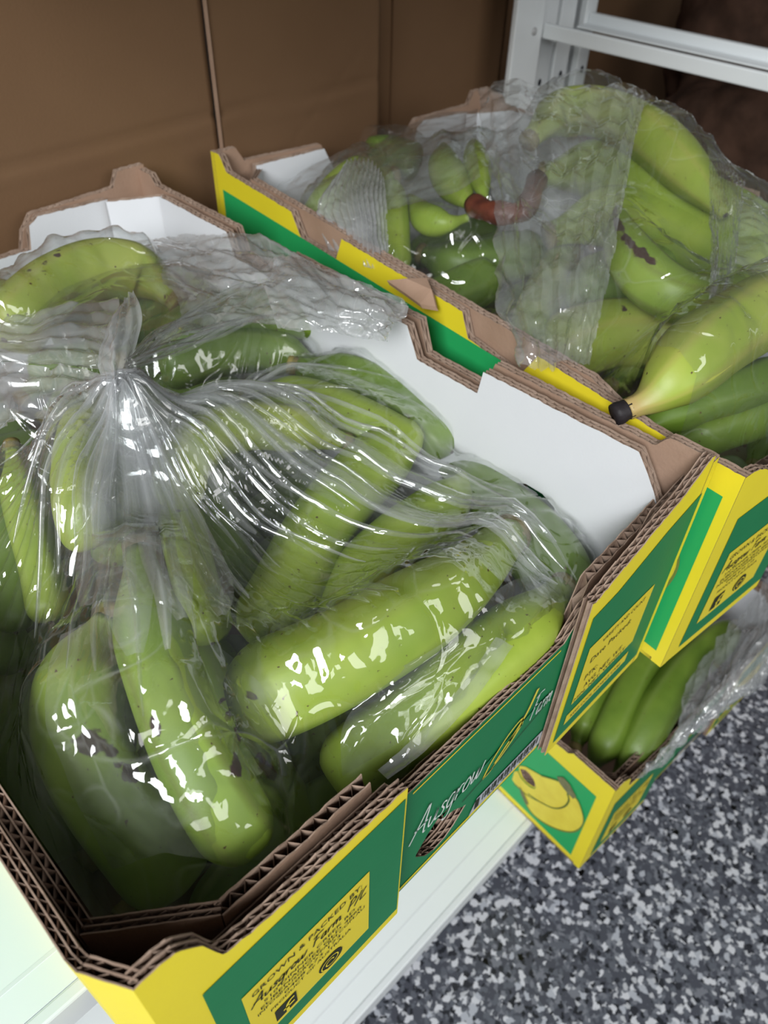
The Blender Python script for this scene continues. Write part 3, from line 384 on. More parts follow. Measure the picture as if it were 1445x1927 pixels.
# cardboard backing: an opened-out big carton standing behind
cb=thing('cardboard_backing','large brown cardboard sheet with creases standing behind both cartons','cardboard',(1.2,2.6,-.68))
def sheet(name,x0,x1,y,z0,z1,seed,edge=.012,creases=(),bow=.0):
    nx=max(8,int((x1-x0)/.02)); nz=max(8,int((z1-z0)/.02)); v=[];f=[]
    for j in range(nz+1):
        for i in range(nx+1):
            x=x0+(x1-x0)*i/nx; z=z0+(z1-z0)*j/nz
            xe=x
            if i in (0,nx): xe+= .006*mnoise.noise(Vector((seed,z*6,0)))
            d=.012*mnoise.noise(Vector((x*1.3+seed,z*1.3,0)))+bow*math.sin((x-x0)/(x1-x0)*3.1)
            for (zc,sl,w,a) in creases:
                t=(z-(zc+sl*(x-x0)))/w; d+= a*math.exp(-t*t)
            v.append((xe,y+d,z))
    n=len(v)
    for j in range(nz+1):
        for i in range(nx+1):
            a=v[j*(nx+1)+i]; v.append((a[0],a[1]+edge,a[2]))
    W_=nx+1
    for j in range(nz):
        for i in range(nx):
            a=j*W_+i; f.append((a,a+1,a+W_+1,a+W_)); b=a+n; f.append((b+1,b,b+W_,b+W_+1))
    for i in range(nx): f.append((i+1,i,i+n,i+1+n)); a=nz*W_+i; f.append((a,a+1,a+1+n,a+n))
    for j in range(nz): a=j*W_; f.append((a,a+W_,a+W_+n,a+n)); a=j*W_+nx; f.append((a+W_,a,a+n,a+W_+n))
    return mesh_obj(name,v,f,M['sheet'],cb,None,True,True)
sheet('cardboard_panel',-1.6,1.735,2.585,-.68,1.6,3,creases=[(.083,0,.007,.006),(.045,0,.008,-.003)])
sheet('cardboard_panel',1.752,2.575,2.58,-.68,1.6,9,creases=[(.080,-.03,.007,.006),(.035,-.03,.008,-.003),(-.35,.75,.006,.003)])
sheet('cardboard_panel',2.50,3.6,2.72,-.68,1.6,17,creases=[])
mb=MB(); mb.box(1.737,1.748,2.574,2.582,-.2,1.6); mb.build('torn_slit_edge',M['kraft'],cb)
# second fold strip right
mb=MB(); mb.box(2.78,2.787,2.708,2.72,-.5,1.6); mb.build('fold_line',M['sheet'],cb)
cr=thing('cardboard_box','dark brown cardboard carton in the shade beyond the white rack rails','box',(5.4,2.2,-Z0))
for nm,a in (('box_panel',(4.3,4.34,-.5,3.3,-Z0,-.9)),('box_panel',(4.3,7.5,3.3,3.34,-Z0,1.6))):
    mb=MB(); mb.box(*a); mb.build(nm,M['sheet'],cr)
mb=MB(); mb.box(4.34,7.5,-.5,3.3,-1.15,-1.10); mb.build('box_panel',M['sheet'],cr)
def lump(name,label,c,r,seed):
    bm=bmesh.new(); bmesh.ops.create_icosphere(bm,subdivisions=5,radius=1)
    for v in bm.verts:
        p=v.co.copy(); k=1+.22*mnoise.noise(p*1.6+Vector((seed,0,0)))+.06*mnoise.noise(p*6+Vector((seed,3,0)))
        v.co=Vector((p.x*r[0],p.y*r[1],p.z*r[2]))*k*S
    me=bpy.data.meshes.new(name); bm.to_mesh(me); bm.free(); me.materials.append(M['yam'])
    for p in me.polygons: p.use_smooth=True
    o=bpy.data.objects.new(name,me); COL.objects.link(o); o.location=T(c); o['label']=label; o['category']='root vegetable'
    return o
lump('yam','big dark brown rough lump in the shade below the rack rail at the right edge',(4.75,1.75,-.48),(.42,.55,.42),1)
lump('yam','dark brown rough lump at the top right corner above the rack rails',(5.9,2.45,-.25),(.5,.5,.62),7)
lump('yam','dark brown rough lump seen between the film and the lower rack rail',(5.15,.55,-.72),(.42,.42,.34),12)

# ------------------------------------------------------------------ cartons
W_,D_,H_=1.36,2.14,.683
def carton(label, loc, rz, bulge=.03, pitch=.024, kind='A'):
    c=thing('banana_carton',label,'carton',loc,rz)
    K,DK,WH,YE=M['kraft'],M['kraft_dark'],M['white'],M['yellow']
    th=.021; fx0=0 if kind=='A' else .0245
    # notch profiles
    sideR=[(0,.69),(.10,.69),(.125,.655),(.56,.652),(.585,.578),(.78,.580),(.81,.665),(1.32,.665),(1.35,.59),(1.55,.59),(1.58,.66),(2.02,.66),(2.05,.69),(2.14,.69)]
    # right wall: path goes +y with board growing left (inwards)
    board('side_panel',[(W_,0),(W_,D_)],sideR,0,.024,c,(YE,K,DK),pitch=pitch,seed=1,hole=[(.265,.355,.36),(.28,.32,.395),(.33,.30,.415),(.38,.30,.415),(.42,.32,.395),(.435,.355,.36)])
    inR=[(0,.50+.08),(.02,.60),(.10,.666),(.50,.660),(.515,.592),(.70,.594),(.74,.675),(1.26,.672),(1.29,.60),(1.46,.60),(1.49,.672),(1.78,.672)]
    b0=W_-.055
    board('liner_panel',[(b0,.062),(b0,1.91)],[(0,.565),(.02,.60),(.07,.664),(.49,.658),(.50,.592),(.70,.594),(.74,.675),(1.26,.672),(1.29,.60),(1.46,.60),(1.49,.672),(1.85,.672)],0.012,.025,c,(K,WH,DK),pitch=pitch,seed=2,
          hole=[(.215,.355,.36),(.23,.32,.395),(.27,.30,.415),(.32,.30,.415),(.36,.32,.395),(.375,.355,.36)])
    mb=MB(); mb.box(b0+.002,b0+.024,.9,1.85,.012,.57); 
    mb.build('spacer_panel',K,c,world=False)
    # left wall
    if kind=='A':
        board('side_panel',[(-.04,D_),(-.042,.11),(-.035,.06),(0,.0)],[(0,.69),(.1,.69),(.13,.645),(1.9,.640),(2.03,.625),(2.06,.640),(2.08,.683),(2.2,.683)],0,.021,c,(YE,K,DK),pitch=pitch,seed=3)
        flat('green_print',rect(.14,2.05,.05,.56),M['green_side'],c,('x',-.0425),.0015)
    else:
        lp=[(D_-s,z) for s,z in sideR][::-1]; 
        lp=[(0,.70),(.06,.705),(.10,.655),(.5,.652),(.55,.58),(.74,.585),(.77,.66),(1.30,.655),(1.33,.59),(1.52,.57),(1.57,.655),(1.98,.64),(2.03,.65),(2.14,.655)]
        if kind=='B':
            sp_=board('side_panel',[(0,D_),(0,0)],lp,0,.024,c,(YE,K,DK),pitch=pitch,seed=3)
        else:
            sp_=board('side_panel',[(0,D_),(0,0)],[(0,.69),(.1,.69),(.13,.655),(1.88,.655),(1.93,.66),(1.95,.683),(2.14,.683)],0,.024,c,(YE,K,DK),pitch=pitch,seed=3,
              hole=[(D_-.3805,.29,.30),(D_-.36,.258,.322),(D_-.338,.25,.325),(D_-.31,.258,.312),(D_-.295,.268,.285)])
    il=-.019 if kind=='A' else .03
    board('liner_panel',[(il,1.93),(il,.165)],[(0,.66),(1.5,.655),(1.62,.62),(1.77,.545)],.012,.025,c,(K,WH,DK),pitch=pitch,seed=5)
    # chamfer corners of the liner
    board('corner_panel',[(il+.004,.16),(.135,.052)],[(0,.54),(.2,.53)],.012,.021,c,(K,WH,DK),pitch=pitch,seed=6)
    board('corner_panel',[(b0,1.92),(W_-.175,2.072)],[(0,.672),(.1,.655),(.25,.63)],.012,.021,c,(K,WH,DK),pitch=pitch,seed=7)
    board('corner_panel',[(.14,2.072),(il,1.94)],[(0,.63),(.25,.66)],.012,.021,c,(K,WH,DK),pitch=pitch,seed=8)
    # back wall
    board('end_panel',[(W_-.002,D_),(0,D_)],[(0,.70),(.10,.70),(.125,.652),(.42,.645),(.46,.60),(.48,.545),(.86,.545),(.90,.64),(1.24,.65),(1.27,.70),(1.36,.70)],0,.024,c,(YE,K,DK),pitch=pitch,seed=9)
    board('liner_panel',[(W_-.178,2.098),(.14,2.098)],[(0,.64),(.24,.652),(.275,.63),(.29,.56),(.70,.56),(.74,.64),(1.05,.64)],.012,.025,c,(K,WH,DK),pitch=pitch,seed=10)
    # front: liner in two lengths with the torn gap between them, recessed end panel, two flaps on top
    hole=[(.52,.10,.11),(.55,.055,.155),(.58,.035,.185),(.615,.04,.18),(.64,.06,.175),(.67,.10,.17),(.69,.13,.15)] if kind=='A' else None
    board('liner_panel',[(.137,.050),(.79,.050)],[(0,.53),(.285,.522),(.30,.37),(.62,.36),(.655,.345)],.012,.022,c,(K,WH,DK),ply=1,pitch=.026,rag=.003,seed=11,hole=[(s-.127,a,b_) for s,a,b_ in hole] if hole else None)
    board('liner_panel',[(.83,.050),(W_-.055,.050)],[(0,.345),(.02,.37),(.16,.375),(.20,.525),(.40,.56),(.475,.58)],.012,.022,c,(K,WH,DK),ply=1,pitch=.026,rag=.003,seed=12)
    ep=board('end_panel',[(.01,.026),(W_-.03,.026)],[(0,.62),(.05,.60),(.08,.50),(.44,.49),(.47,.425),(.93,.425),(.98,.49),(1.15,.50),(1.2,.60),(1.33,.63)],0,.020,c,(M['green'],K,DK),pitch=pitch,hole=hole,seed=13)
    lf=board('end_flap',[(fx0,0),(.455,0)],[(0,.655),(.05,.64),(.12,.60),(.455,.55)] if kind=='B' else [(0,.685),(.055-fx0,.683),(.085,.64),(.105,.56),(.15,.545),(.2,.54),(.455,.533)],0,.022,c,(YE,K,DK),pitch=pitch,rag=.003,seed=14)
    rf=board('end_flap',[(.955,0),(W_-.0245,0)],[(0,.555),(.02,.555),(.10,.585),(.22,.63),(.29,.655),(.36,.70),(.405,.71)],0,.022,c,(YE,K,DK),pitch=pitch,rag=.003,seed=15)
    mb=MB(); mb.box(.0,W_-.03,.03,D_-.03,.0,.012); mb.build('base_panel',K,c,world=False)
    flat('corner_wrap',rect(W_-.0247,W_,0,.685),YE,c,('y',0.0),.0008)
    if kind!='A': flat('corner_wrap',rect(0,.0247,0,.655 if kind=='B' else .678),YE,c,('y',0.0),.0008)
    # ---- printing
    fy=('y',0.0)
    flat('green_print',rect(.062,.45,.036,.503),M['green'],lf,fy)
    flat('label_print',rect(.107,.37,.10,.365),M['label_yellow'],lf,fy,.0028)
    block_text('lettering','GROWN & PACKED BY:',.122,.352,.330,.017,M['ink'],lf,fy,.004)
    v,f=script_text('Ausgrow Farm P/L',.115,.362,.288,.032,.0032,.25); ribbon_obj('script_lettering',v,f,M['ink'],lf,fy,.0042)
    for t,a,b_,z in (('510 DINNER CREEK RD',.138,.335,.263),('EUBENANGEE QLD 4860',.130,.350,.245),('INFO@AUSGROWFARM.COM.AU',.122,.358,.229),('0408 673 173',.175,.30,.211),('PRODUCT OF AUSTRALIA',.145,.325,.192)):
        block_text('lettering',t,a,b_,z,.0115,M['ink'],lf,fy,.004)
    # social marks: square f and round spiral badge
    flat('square_badge',rect(.150,.196,.118,.172),M['ink'],lf,fy,.004)
    v,f=ribbon([[(.195-.02,.118),(.195-.02,.150),(.182,.162),(.191,.163)],[(.166,.142),(.190,.142)]],.007,0,0,1,1); ribbon_obj('badge_mark',v,f,M['label_yellow'],lf,fy,.005)
    n=24; flat('round_badge',[(.275+.028*math.cos(k*math.tau/n),.145+.028*math.sin(k*math.tau/n)) for k in range(n)],M['ink'],lf,fy,.004)
    sp=[(.275+(.006+.0022*k*.55)*math.cos(k*.7),.145+(.006+.0022*k*.55)*math.sin(k*.7)) for k in range(16)]
    v,f=ribbon([sp],.003,0,0,1,1); ribbon_obj('badge_mark',v,f,M['label_yellow'],lf,fy,.005)
    # right flap
    flat('green_print',[(.975,.034),(W_-.02,.034),(W_-.02,.60),(1.22,.57),(1.06,.51),(.975,.498)],M['green'],rf,fy)
    flat('label_print',rect(1.005,1.26,.165,.375),M['label_yellow'],rf,fy,.0028)
    flat('label_print',rect(1.0,1.26,.085,.125),M['label_yellow'],rf,fy,.0028)
    block_text('lettering','VARIETY AND COUNT',1.06,1.23,.345,.014,M['ink'],rf,fy,.004)
    block_text('lettering','Date Packed:',1.03,1.19,.30,.019,M['ink'],rf,fy,.004)
    block_text('lettering','PTK:',1.03,1.08,.235,.020,M['ink'],rf,fy,.004)
    block_text('lettering','AVG. NET. WT.',1.04,1.20,.195,.018,M['ink'],rf,fy,.004)
    block_text('lettering','MIN. NET. WEIGHT',1.01,1.22,.172,.012,M['ink'],rf,fy,.004)
    block_text('lettering','KEEP COOL HANDLE CARE',1.02,1.23,.098,.012,M['ink'],rf,fy,.004)
    # middle panel
    my=('y',.026)
    flat('yellow_print',rect(.46,.95,.012,.024),YE,ep,my)
    flat('yellow_print',rect(.50,.93,.410,.4155),YE,ep,my)
    v,f=script_text('Ausgrow',.500,.715,.205,.095,.0045,.35); ribbon_obj('script_lettering',v,f,M['white_ink'],ep,my,.004)
    v,f=script_text('Farm',.865,.945,.225,.085,.0035,.35); ribbon_obj('script_lettering',v,f,M['white_ink'],ep,my,.004)
    for pts,wd in (([(.725,.165),(.745,.21),(.79,.26),(.83,.275),(.835,.245),(.80,.205),(.75,.17),(.725,.165)],.007),([(.76,.185),(.80,.225),(.84,.25)],.009),([(.80,.225),(.845,.275),(.87,.345)],.010)):
        v,f=ribbon([pts],wd,0,0,1,1); ribbon_obj('fruit_emblem',v,f,M['fruit_yellow'],ep,my,.004)
    flat('handle_flap',catmull([(.60,.175),(.66,.205),(.78,.235),(.90,.26),(.935,.25),(.93,.20),(.85,.155),(.74,.12),(.68,.115),(.64,.15)],40,True),M['green_side'] if False else M['green'],ep,my,.0025)
    v,f=ribbon([[(.66,.155),(.76,.175),(.86,.205),(.93,.225)]],.003,0,0,1,1); ribbon_obj('crease',v,f,M['ink'],ep,my,.0045)
    flat('sticker',[(.70,.030),(.955,.030),(.955,.085),(.72,.085)],M['sticker'],ep,my,.003)
    for k in range(26):
        x=.74+k*.0078; flat('bar_mark',rect(x,x+.003+.002*(k%3),.050,.078),M['ink'],ep,my,.004)
    block_text('lettering','935 4821 0067',.76,.93,.036,.011,M['ink'],ep,my,.004)
    flat('sticker_mark',rect(.715,.73,.04,.08),M['ink'],ep,my,.004)
    # side art on the left face
    if kind!='A':
        fx=('x',0.0)
        HB=[(.34,.244),(.315,.248),(.294,.262),(.290,.285),(.296,.302),(.315,.321),(.34,.332),(.365,.328),(.386,.30),(.385,.275),(.365,.25)]
        bd=.026 if kind=='B' else .052
        zt=.585 if kind=='B' else .56
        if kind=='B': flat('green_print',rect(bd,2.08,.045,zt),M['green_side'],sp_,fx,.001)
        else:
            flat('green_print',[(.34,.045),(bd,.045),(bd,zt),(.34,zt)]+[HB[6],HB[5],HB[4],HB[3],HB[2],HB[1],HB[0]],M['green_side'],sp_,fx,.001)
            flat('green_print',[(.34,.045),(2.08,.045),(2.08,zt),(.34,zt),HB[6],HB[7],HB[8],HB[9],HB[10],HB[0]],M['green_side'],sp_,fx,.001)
        A=DATA['art']; up=[tuple(p) for p in A['upper']]
        lo=[tuple(p) for p in catmull(A['lower'],60,True)]
        mid=[tuple(p) for p in catmull(up[2:11],40)]
        if kind=='C': upp=mid+[(.36,.352),(.385,.325),(.388,.30),(.365,.330),(.34,.334),(.315,.323),(.294,.303),(.288,.285),(.292,.262),(.313,.246),(.34,.242),(.366,.248),(.388,.275),(.403,.25),(.403,.1805),(.385,.17)]
        else: upp=mid+[(.37,.35),(.40,.30),(.403,.18)]
        for P,off in ((lo,.0025),(upp,.004)):
            flat('printed_fruit',P,M['fruit_yellow'],sp_,fx,off)
        for ln in (A['lower'],up[1:8],up[7:11]):
            v,f=ribbon([[tuple(q) for q in ln]],.006,0,0,1,1); ribbon_obj('fruit_outline',v,f,M['outline'],sp_,fx,.0052)
        flat('printed_tip',A['tip'],M['tipgrey'],sp_,fx,.0058); flat('printed_tip',A['tip2'],M['tipgrey'],sp_,fx,.0056)
    return c
cA=carton('nearest banana carton with white lined walls and fluted rim holding the knotted bag',(0,.37,-.6805),0,kind='A')
cB=carton('right banana carton on the upper deck, printed corner facing out beside the nearest one',(1.376,.311,-.6805),math.radians(-6),kind='B')
cC=carton('low banana carton on the lower deck, printed with big yellow fruit beside grip hole',(1.562,.318,-2.3105),math.radians(-4),kind='C')
fl_=DATA['flap']; n=len(fl_)
v=[tuple(p) for p in fl_]+[(p[0]+.004,p[1]-.006,p[2]-.012) for p in fl_]
mesh_obj('torn_flap',v,[tuple(range(n)),tuple(range(2*n-1,n-1,-1))]+[(i,i+n,(i+1)%n+n,(i+1)%n) for i in range(n)],M['kraft'],cB,None,True)
# ------------------------------------------------------------------ bananas
ENV=[]   # (box, world points in units) for draping the film
def frame_path(P,n):
    C=catmull(P,n); Tn=[]
    for i in range(n):
        d=C[min(i+1,n-1)]-C[max(i-1,0)]; Tn.append(d/np.linalg.norm(d))
    return C,Tn
def end_prof(t,k):
    if k=='b': L=.13; return math.sqrt(max(0,1-(1-min(t/L,1))**2))*.78+.22 if t<L else 1
    if k=='s': L=.26; u=min(t/L,1); return .42+.58*(u*u*(3-2*u))
    if k=='S': L=.52; u=max(0,min((t-.06)/L,1)); return .27+.73*(u*u*(3-2*u))
    if k=='T': L=.36; u=min(t/L,1); return .26+.74*(u*u*(3-2*u))
    if k=='n': L=.5; u=min(t/L,1); return .5+.5*(u*u*(3-2*u))
    if k=='t': L=.42; u=min(t/L,1); return .22+.78*math.sin(u*math.pi/2)
    return 1
def tube(C,Tn,rad,nseg,ridge=0,phase=0):
    v=[];f=[];fr=[]
    for i,(c,t) in enumerate(zip(C,Tn)):
        up=np.array((0,0,1.)); up=up-t*np.dot(up,t); up/=np.linalg.norm(up); sd=np.cross(t,up)
        for k in range(nseg):
            a=k/nseg*math.tau; cc=math.cos(5*(a+phase)); am=((a+phase)%(math.tau/5))-math.pi/5; q=rad[i]*(1+ridge*8*(math.cos(math.pi/5)/math.cos(am)-.90)*(1 if ridge<.2 else .3)+(ridge*cc if ridge>.2 else 0))
            v.append(tuple(c+(up*math.cos(a)+sd*math.sin(a))*q)); fr.append((i/(len(C)-1),a,max(0,cc)**8))
    m=len(C)
    for i in range(m-1):
        for k in range(nseg):
            a=i*nseg+k; b=i*nseg+(k+1)%nseg; f.append((a,b,b+nseg,a+nseg))
    f.append(tuple(range(nseg))[::-1]); f.append(tuple((m-1)*nseg+k for k in range(nseg)))
    return v,f,fr
def build_banana(parent, pts, r, kind, ends, sc, seed, box):
    n=44; C,Tn=frame_path(pts,n); rnd=random.Random(seed); ph=rnd.uniform(0,1.2)
    rad=[r*min(end_prof(i/(n-1),ends[0]),end_prof(1-i/(n-1),ends[1]))*(1+.03*math.sin(i*.21+seed)) for i in range(n)]
    v,f,fr=tube(C,Tn,rad,30,.062,ph)
    o=mesh_obj('peel',v,f,M['b_'+kind],parent,None,True,True)
    at=o.data.attributes.new('ridge','FLOAT','POINT'); at.data.foreach_set('value',[q[2] for q in fr])
    s=[]
    for t,a,_ in fr:
        m=0
        for (st,sa,sz) in [(*q,1)[:3] for q in sc]:
            da=(a-sa+math.pi)%math.tau-math.pi
            d=math.hypot((t-st)/(.05*sz),da/(.30*sz)); m=max(m,1.25-.75*d)
        s.append(max(0,m))
    a2=o.data.attributes.new('scar','FLOAT','POINT'); a2.data.foreach_set('value',s)
    if 'S' in ends: o.data.attributes.new('neck','FLOAT','POINT').data.foreach_set('value',[max(0,min(1,1.25-(q[0] if ends[0]=='S' else 1-q[0])/.20)) for q in fr])
    ENV.append((box,np.array(v)))
    for e,(idx,sgn) in zip(ends,((0,-1),(n-1,1))):
        c=C[idx]; t=Tn[idx]*sgn; r0=rad[idx]
        if e in 'sSTn':
            L={'s':.035,'S':.04,'T':.05,'n':.03}[e]; cc=[c-t*.008+t*L*q for q in (0,.35,.7,1)]
            vv,ff,_=tube(cc,[t]*4,[r0*.98,r0*.96,r0*1.08,r0*1.0],14); nm='cut_stem'; mm=M['black_end'] if e=='S' else M['stem']
            if e=='T': mm=M['crown']
            so=mesh_obj(nm,vv,ff,mm,parent,None,True,True)
            if e=='S': so['label']='black dried cut end'
        else:
            cc=[c-t*.01+t*.014*q for q in (0,.5,1)]
            vv,ff,_=tube(cc,[t]*3,[r0*.75,r0*.6,r0*.3],10); mesh_obj('blossom_tip',vv,ff,M['tip'],parent,None,True,True)
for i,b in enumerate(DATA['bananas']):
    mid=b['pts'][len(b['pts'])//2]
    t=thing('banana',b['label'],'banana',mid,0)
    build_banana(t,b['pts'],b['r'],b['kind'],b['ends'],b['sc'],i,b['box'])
# hidden filling: bananas deeper down seen as dark green between the upper ones
H=DATA['hand']
hd=thing('banana_hand','small hand of green bananas joined to a shiny brown crown in the right carton','bananas',H['crown'][0],0)
C_,T_=frame_path(H['crown'],16); vv,ff,_=tube(C_,T_,[.034+.004*math.sin(i*1.3) for i in range(16)],18,.05); mesh_obj('crown',vv,ff,M['crown'],hd,None,True,True)
for i,fg in enumerate(H['fingers']):
    n=30; C_,T_=frame_path(fg['pts'],n); rad=[fg['r']*min(end_prof(k/(n-1),'S'),end_prof(1-k/(n-1),'t')) for k in range(n)]
    vv,ff,fr=tube(C_,T_,rad,20,.04,i); o=mesh_obj('banana',vv,ff,M['b_green'],hd,None,True,True); ENV.append(('B',np.array(vv)))
    o.data.attributes.new('ridge','FLOAT','POINT').data.foreach_set('value',[q[2] for q in fr])

rb=random.Random(77)
def filler(box,x0,x1,y0,y1,z,rows,label,along='x'):
    k=0
    for j in range(rows):
        y=y0+(y1-y0)*(j+.5)/rows if along=='x' else 0
        for i in range(2):
            xa=x0+(x1-x0)*(i*.5+.02); xb=x0+(x1-x0)*(i*.5+.47); zz=z
            pts=[(xa,y-.02,zz),(xa+(xb-xa)*.33,y+.02,zz+.012),(xa+(xb-xa)*.66,y+.02,zz+.012),(xb,y-.02,zz)]
            k+=1
            yield pts
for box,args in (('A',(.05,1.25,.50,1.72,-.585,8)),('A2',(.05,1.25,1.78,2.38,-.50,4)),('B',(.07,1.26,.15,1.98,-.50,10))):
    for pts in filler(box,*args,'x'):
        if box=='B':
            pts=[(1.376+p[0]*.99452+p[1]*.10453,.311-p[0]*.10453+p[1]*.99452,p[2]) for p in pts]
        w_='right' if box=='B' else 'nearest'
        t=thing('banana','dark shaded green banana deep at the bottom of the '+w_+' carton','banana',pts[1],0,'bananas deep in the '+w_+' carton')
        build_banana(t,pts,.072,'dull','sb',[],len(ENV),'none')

# ------------------------------------------------------------------ plastic film
rng=np.random.RandomState(5)
def hsh(i,j,s):
    h=np.sin(i*127.1+j*311.7+s*74.7)*43758.5453
    return h-np.floor(h)
def facet(x,y,sc,seed):
    th=seed*1.7; c,s=math.cos(th),math.sin(th); X=(x*c-y*s)/sc; Y=(x*s+y*c)/sc
    i=np.floor(X); j=np.floor(Y); fx=X-i; fy=Y-j
    a=hsh(i,j,seed);b=hsh(i+1,j,seed);c_=hsh(i,j+1,seed);d=hsh(i+1,j+1,seed)
    lo=a+(b-a)*fx+(c_-a)*fy; hi=d+(c_-d)*(1-fx)+(b-d)*(1-fy)
    return np.where(fx+fy<1,lo,hi)-.5
def crumple(x,y,sc,amp,seed,octs=3):
    wx=x+facet(x,y,sc*1.9,seed+11)*sc*1.3; wy=y+facet(x,y,sc*2.3,seed+17)*sc*1.3
    z=0*x
    for k in range(octs):
        z=z+facet(wx,wy,sc*(.52**k),seed+k*3.3)*amp*(.42**k)
    return z
def grid_obj(name,X,Y,Z,m,parent,haze,mask=None,smooth=True):
    ny,nx=X.shape
    v=np.stack([X,Y,Z],-1).reshape(-1,3); v=v*S; v[:,2]+=Z0*S
    idx=np.arange(ny*nx).reshape(ny,nx)
    q=np.stack([idx[:-1,:-1],idx[:-1,1:],idx[1:,1:],idx[1:,:-1]],-1).reshape(-1,4)
    if mask is not None:
        mk=mask.reshape(-1); q=q[mk[q].all(1)]
    me=bpy.data.meshes.new(name); me.from_pydata(v.tolist(),[],q.tolist()); me.materials.append(m)
    me.polygons.foreach_set('use_smooth',[smooth]*len(me.polygons))
    me.attributes.new('haze','FLOAT','POINT').data.foreach_set('value',np.clip(haze,0,1).reshape(-1).astype('f').tolist())
    o=bpy.data.objects.new(name,me); COL.objects.link(o); o.parent=parent; o.matrix_parent_inverse=parent.matrix_world.inverted()
    return o
def membrane(pts, x0,x1,y0,y1, zedge, gap, anchors=(), cell=.02, iters=500, sag=.0006, base=-.5):
    nx=int((x1-x0)/cell)+1; ny=int((y1-y0)/cell)+1
    env=np.full((ny,nx),base)
    for P in pts:
        i=np.round((P[:,0]-x0)/cell).astype(int); j=np.round((P[:,1]-y0)/cell).astype(int)
        ok=(i>=0)&(i<nx)&(j>=0)&(j<ny); np.maximum.at(env,(j[ok],i[ok]),P[ok,2]+gap)
    for (ax,ay,az,ar) in anchors:
        yy,xx=np.mgrid[0:ny,0:nx]; d=np.hypot(xx*cell+x0-ax,yy*cell+y0-ay); env=np.where(d<ar,np.maximum(env,az-d*.25),env)
    h=env.copy()
    edge=np.zeros_like(h,bool); edge[0]=edge[-1]=True; edge[:,0]=edge[:,-1]=True
    h[edge]=np.maximum(zedge,env[edge])
    for _ in range(iters):
        p=np.pad(h,1,mode='edge'); a=(p[:-2,1:-1]+p[2:,1:-1]+p[1:-1,:-2]+p[1:-1,2:])/4-sag
        h=np.where(edge,h,np.maximum(env,a))
    return h
class Surf:
    def __init__(s,h,x0,y0,cell): s.h=h;s.x0=x0;s.y0=y0;s.c=cell
    def __call__(s,x,y):
        u=np.clip((x-s.x0)/s.c,0,s.h.shape[1]-1.001); w=np.clip((y-s.y0)/s.c,0,s.h.shape[0]-1.001)
        i=u.astype(int); j=w.astype(int); fx=u-i; fy=w-j; h=s.h
        return h[j,i]*(1-fx)*(1-fy)+h[j,i+1]*fx*(1-fy)+h[j+1,i]*(1-fx)*fy+h[j+1,i+1]*fx*fy
KN=DATA['knot']
def fold(mb,haz,P,w,h,hz,rnd):
    n=len(P)
    for i,p in enumerate(P):
        d=P[min(i+1,n-1)]-P[max(i-1,0)]; d=d/(np.linalg.norm(d)+1e-9); sd=np.cross(d,(0,0,1.)); sd/=np.linalg.norm(sd)+1e-9
        tp=math.sin(math.pi*min(1,max(0,(i+.6)/(n)))) ** .5
        for a,q in ((-1,0),(-.45,.5),(-.1,1),(.3,.35),(1,0)):
            v=p+sd*w*tp*a+np.array((0,0,h*q*tp)); mb.v.append(tuple(v)); haz.append(hz*(.4+.6*q))
    base=len(mb.v)-5*n
    for i in range(n-1):
        for k in range(4): a=base+i*5+k; mb.f.append((a,a+1,a+6,a+5)); mb.m.append(0)
def fold_obj(name,mb,haz,m,parent):
    o=mb.build(name,m,parent,smooth=True); o.data.attributes.new('haze','FLOAT','POINT').data.foreach_set('value',haz); return o

def bezier_grid(ctrl, nu, nv):
    g=np.array(ctrl); rows=[np.array(catmull(list(r),nu)) for r in g]
    cols=[catmull([r[i] for r in rows],nv) for i in range(nu)]
    return np.array(cols).transpose(1,0,2)
def patch(name,ctrl,parent,sc,amp,seed,m='film2',haze=.1,res=.007,pleat=0,rag=.02,pdir='u',octs=4,pw=1.1):
    g=np.array(ctrl); Lu=np.linalg.norm(np.diff(g,axis=1),axis=2).sum(1).max(); Lv=np.linalg.norm(np.diff(g,axis=0),axis=2).sum(0).max()
    nu=max(6,int(Lu/res)); nv=max(6,int(Lv/res)); G=bezier_grid(ctrl,nu,nv)
    du=np.gradient(G,axis=1); dv=np.gradient(G,axis=0); N=np.cross(du,dv); N/=np.linalg.norm(N,axis=2,keepdims=True)+1e-9
    N=np.where(N[...,2:]<0,-N,N)
    u,v=np.meshgrid(np.linspace(0,Lu,nu),np.linspace(0,Lv,nv))
    d=crumple(u,v,sc,amp,seed,octs)
    if pleat:
        q=u if pdir=='u' else v
        q=q+.02*facet(u,v,.12,seed+5)
        d=d+pleat*(1-2*np.abs(((q/ (sc*pw))+.7*facet(q,q*0,sc*2.5,seed+9))%1-.5))
    G=G+N*d[...,None]
    e=np.minimum(np.minimum(u,Lu-u),np.minimum(v,Lv-v)); mask=e>=(facet(u,v,.05,seed+2)+.5)*rag
    hz=haze+.12*np.abs(facet(u,v,sc*1.7,seed+3))*2
    return grid_obj(name,G[...,0],G[...,1],G[...,2],M[m],parent,hz,mask,True)

# front bag of the nearest carton, gathered in a knot
bagA=thing('plastic_bag','clear plastic bag twisted into a knot over the nearest bananas','bag',(KN[0],KN[1],-.4))
c=.02; X0,X1,Y0,Y1=.012,1.272,.452,1.58
hA=membrane([P for b,P in ENV if b=='A'],X0,X1,Y0,Y1,-.44,.014,[(KN[0],KN[1],.095,.05)],c,700,.0007)
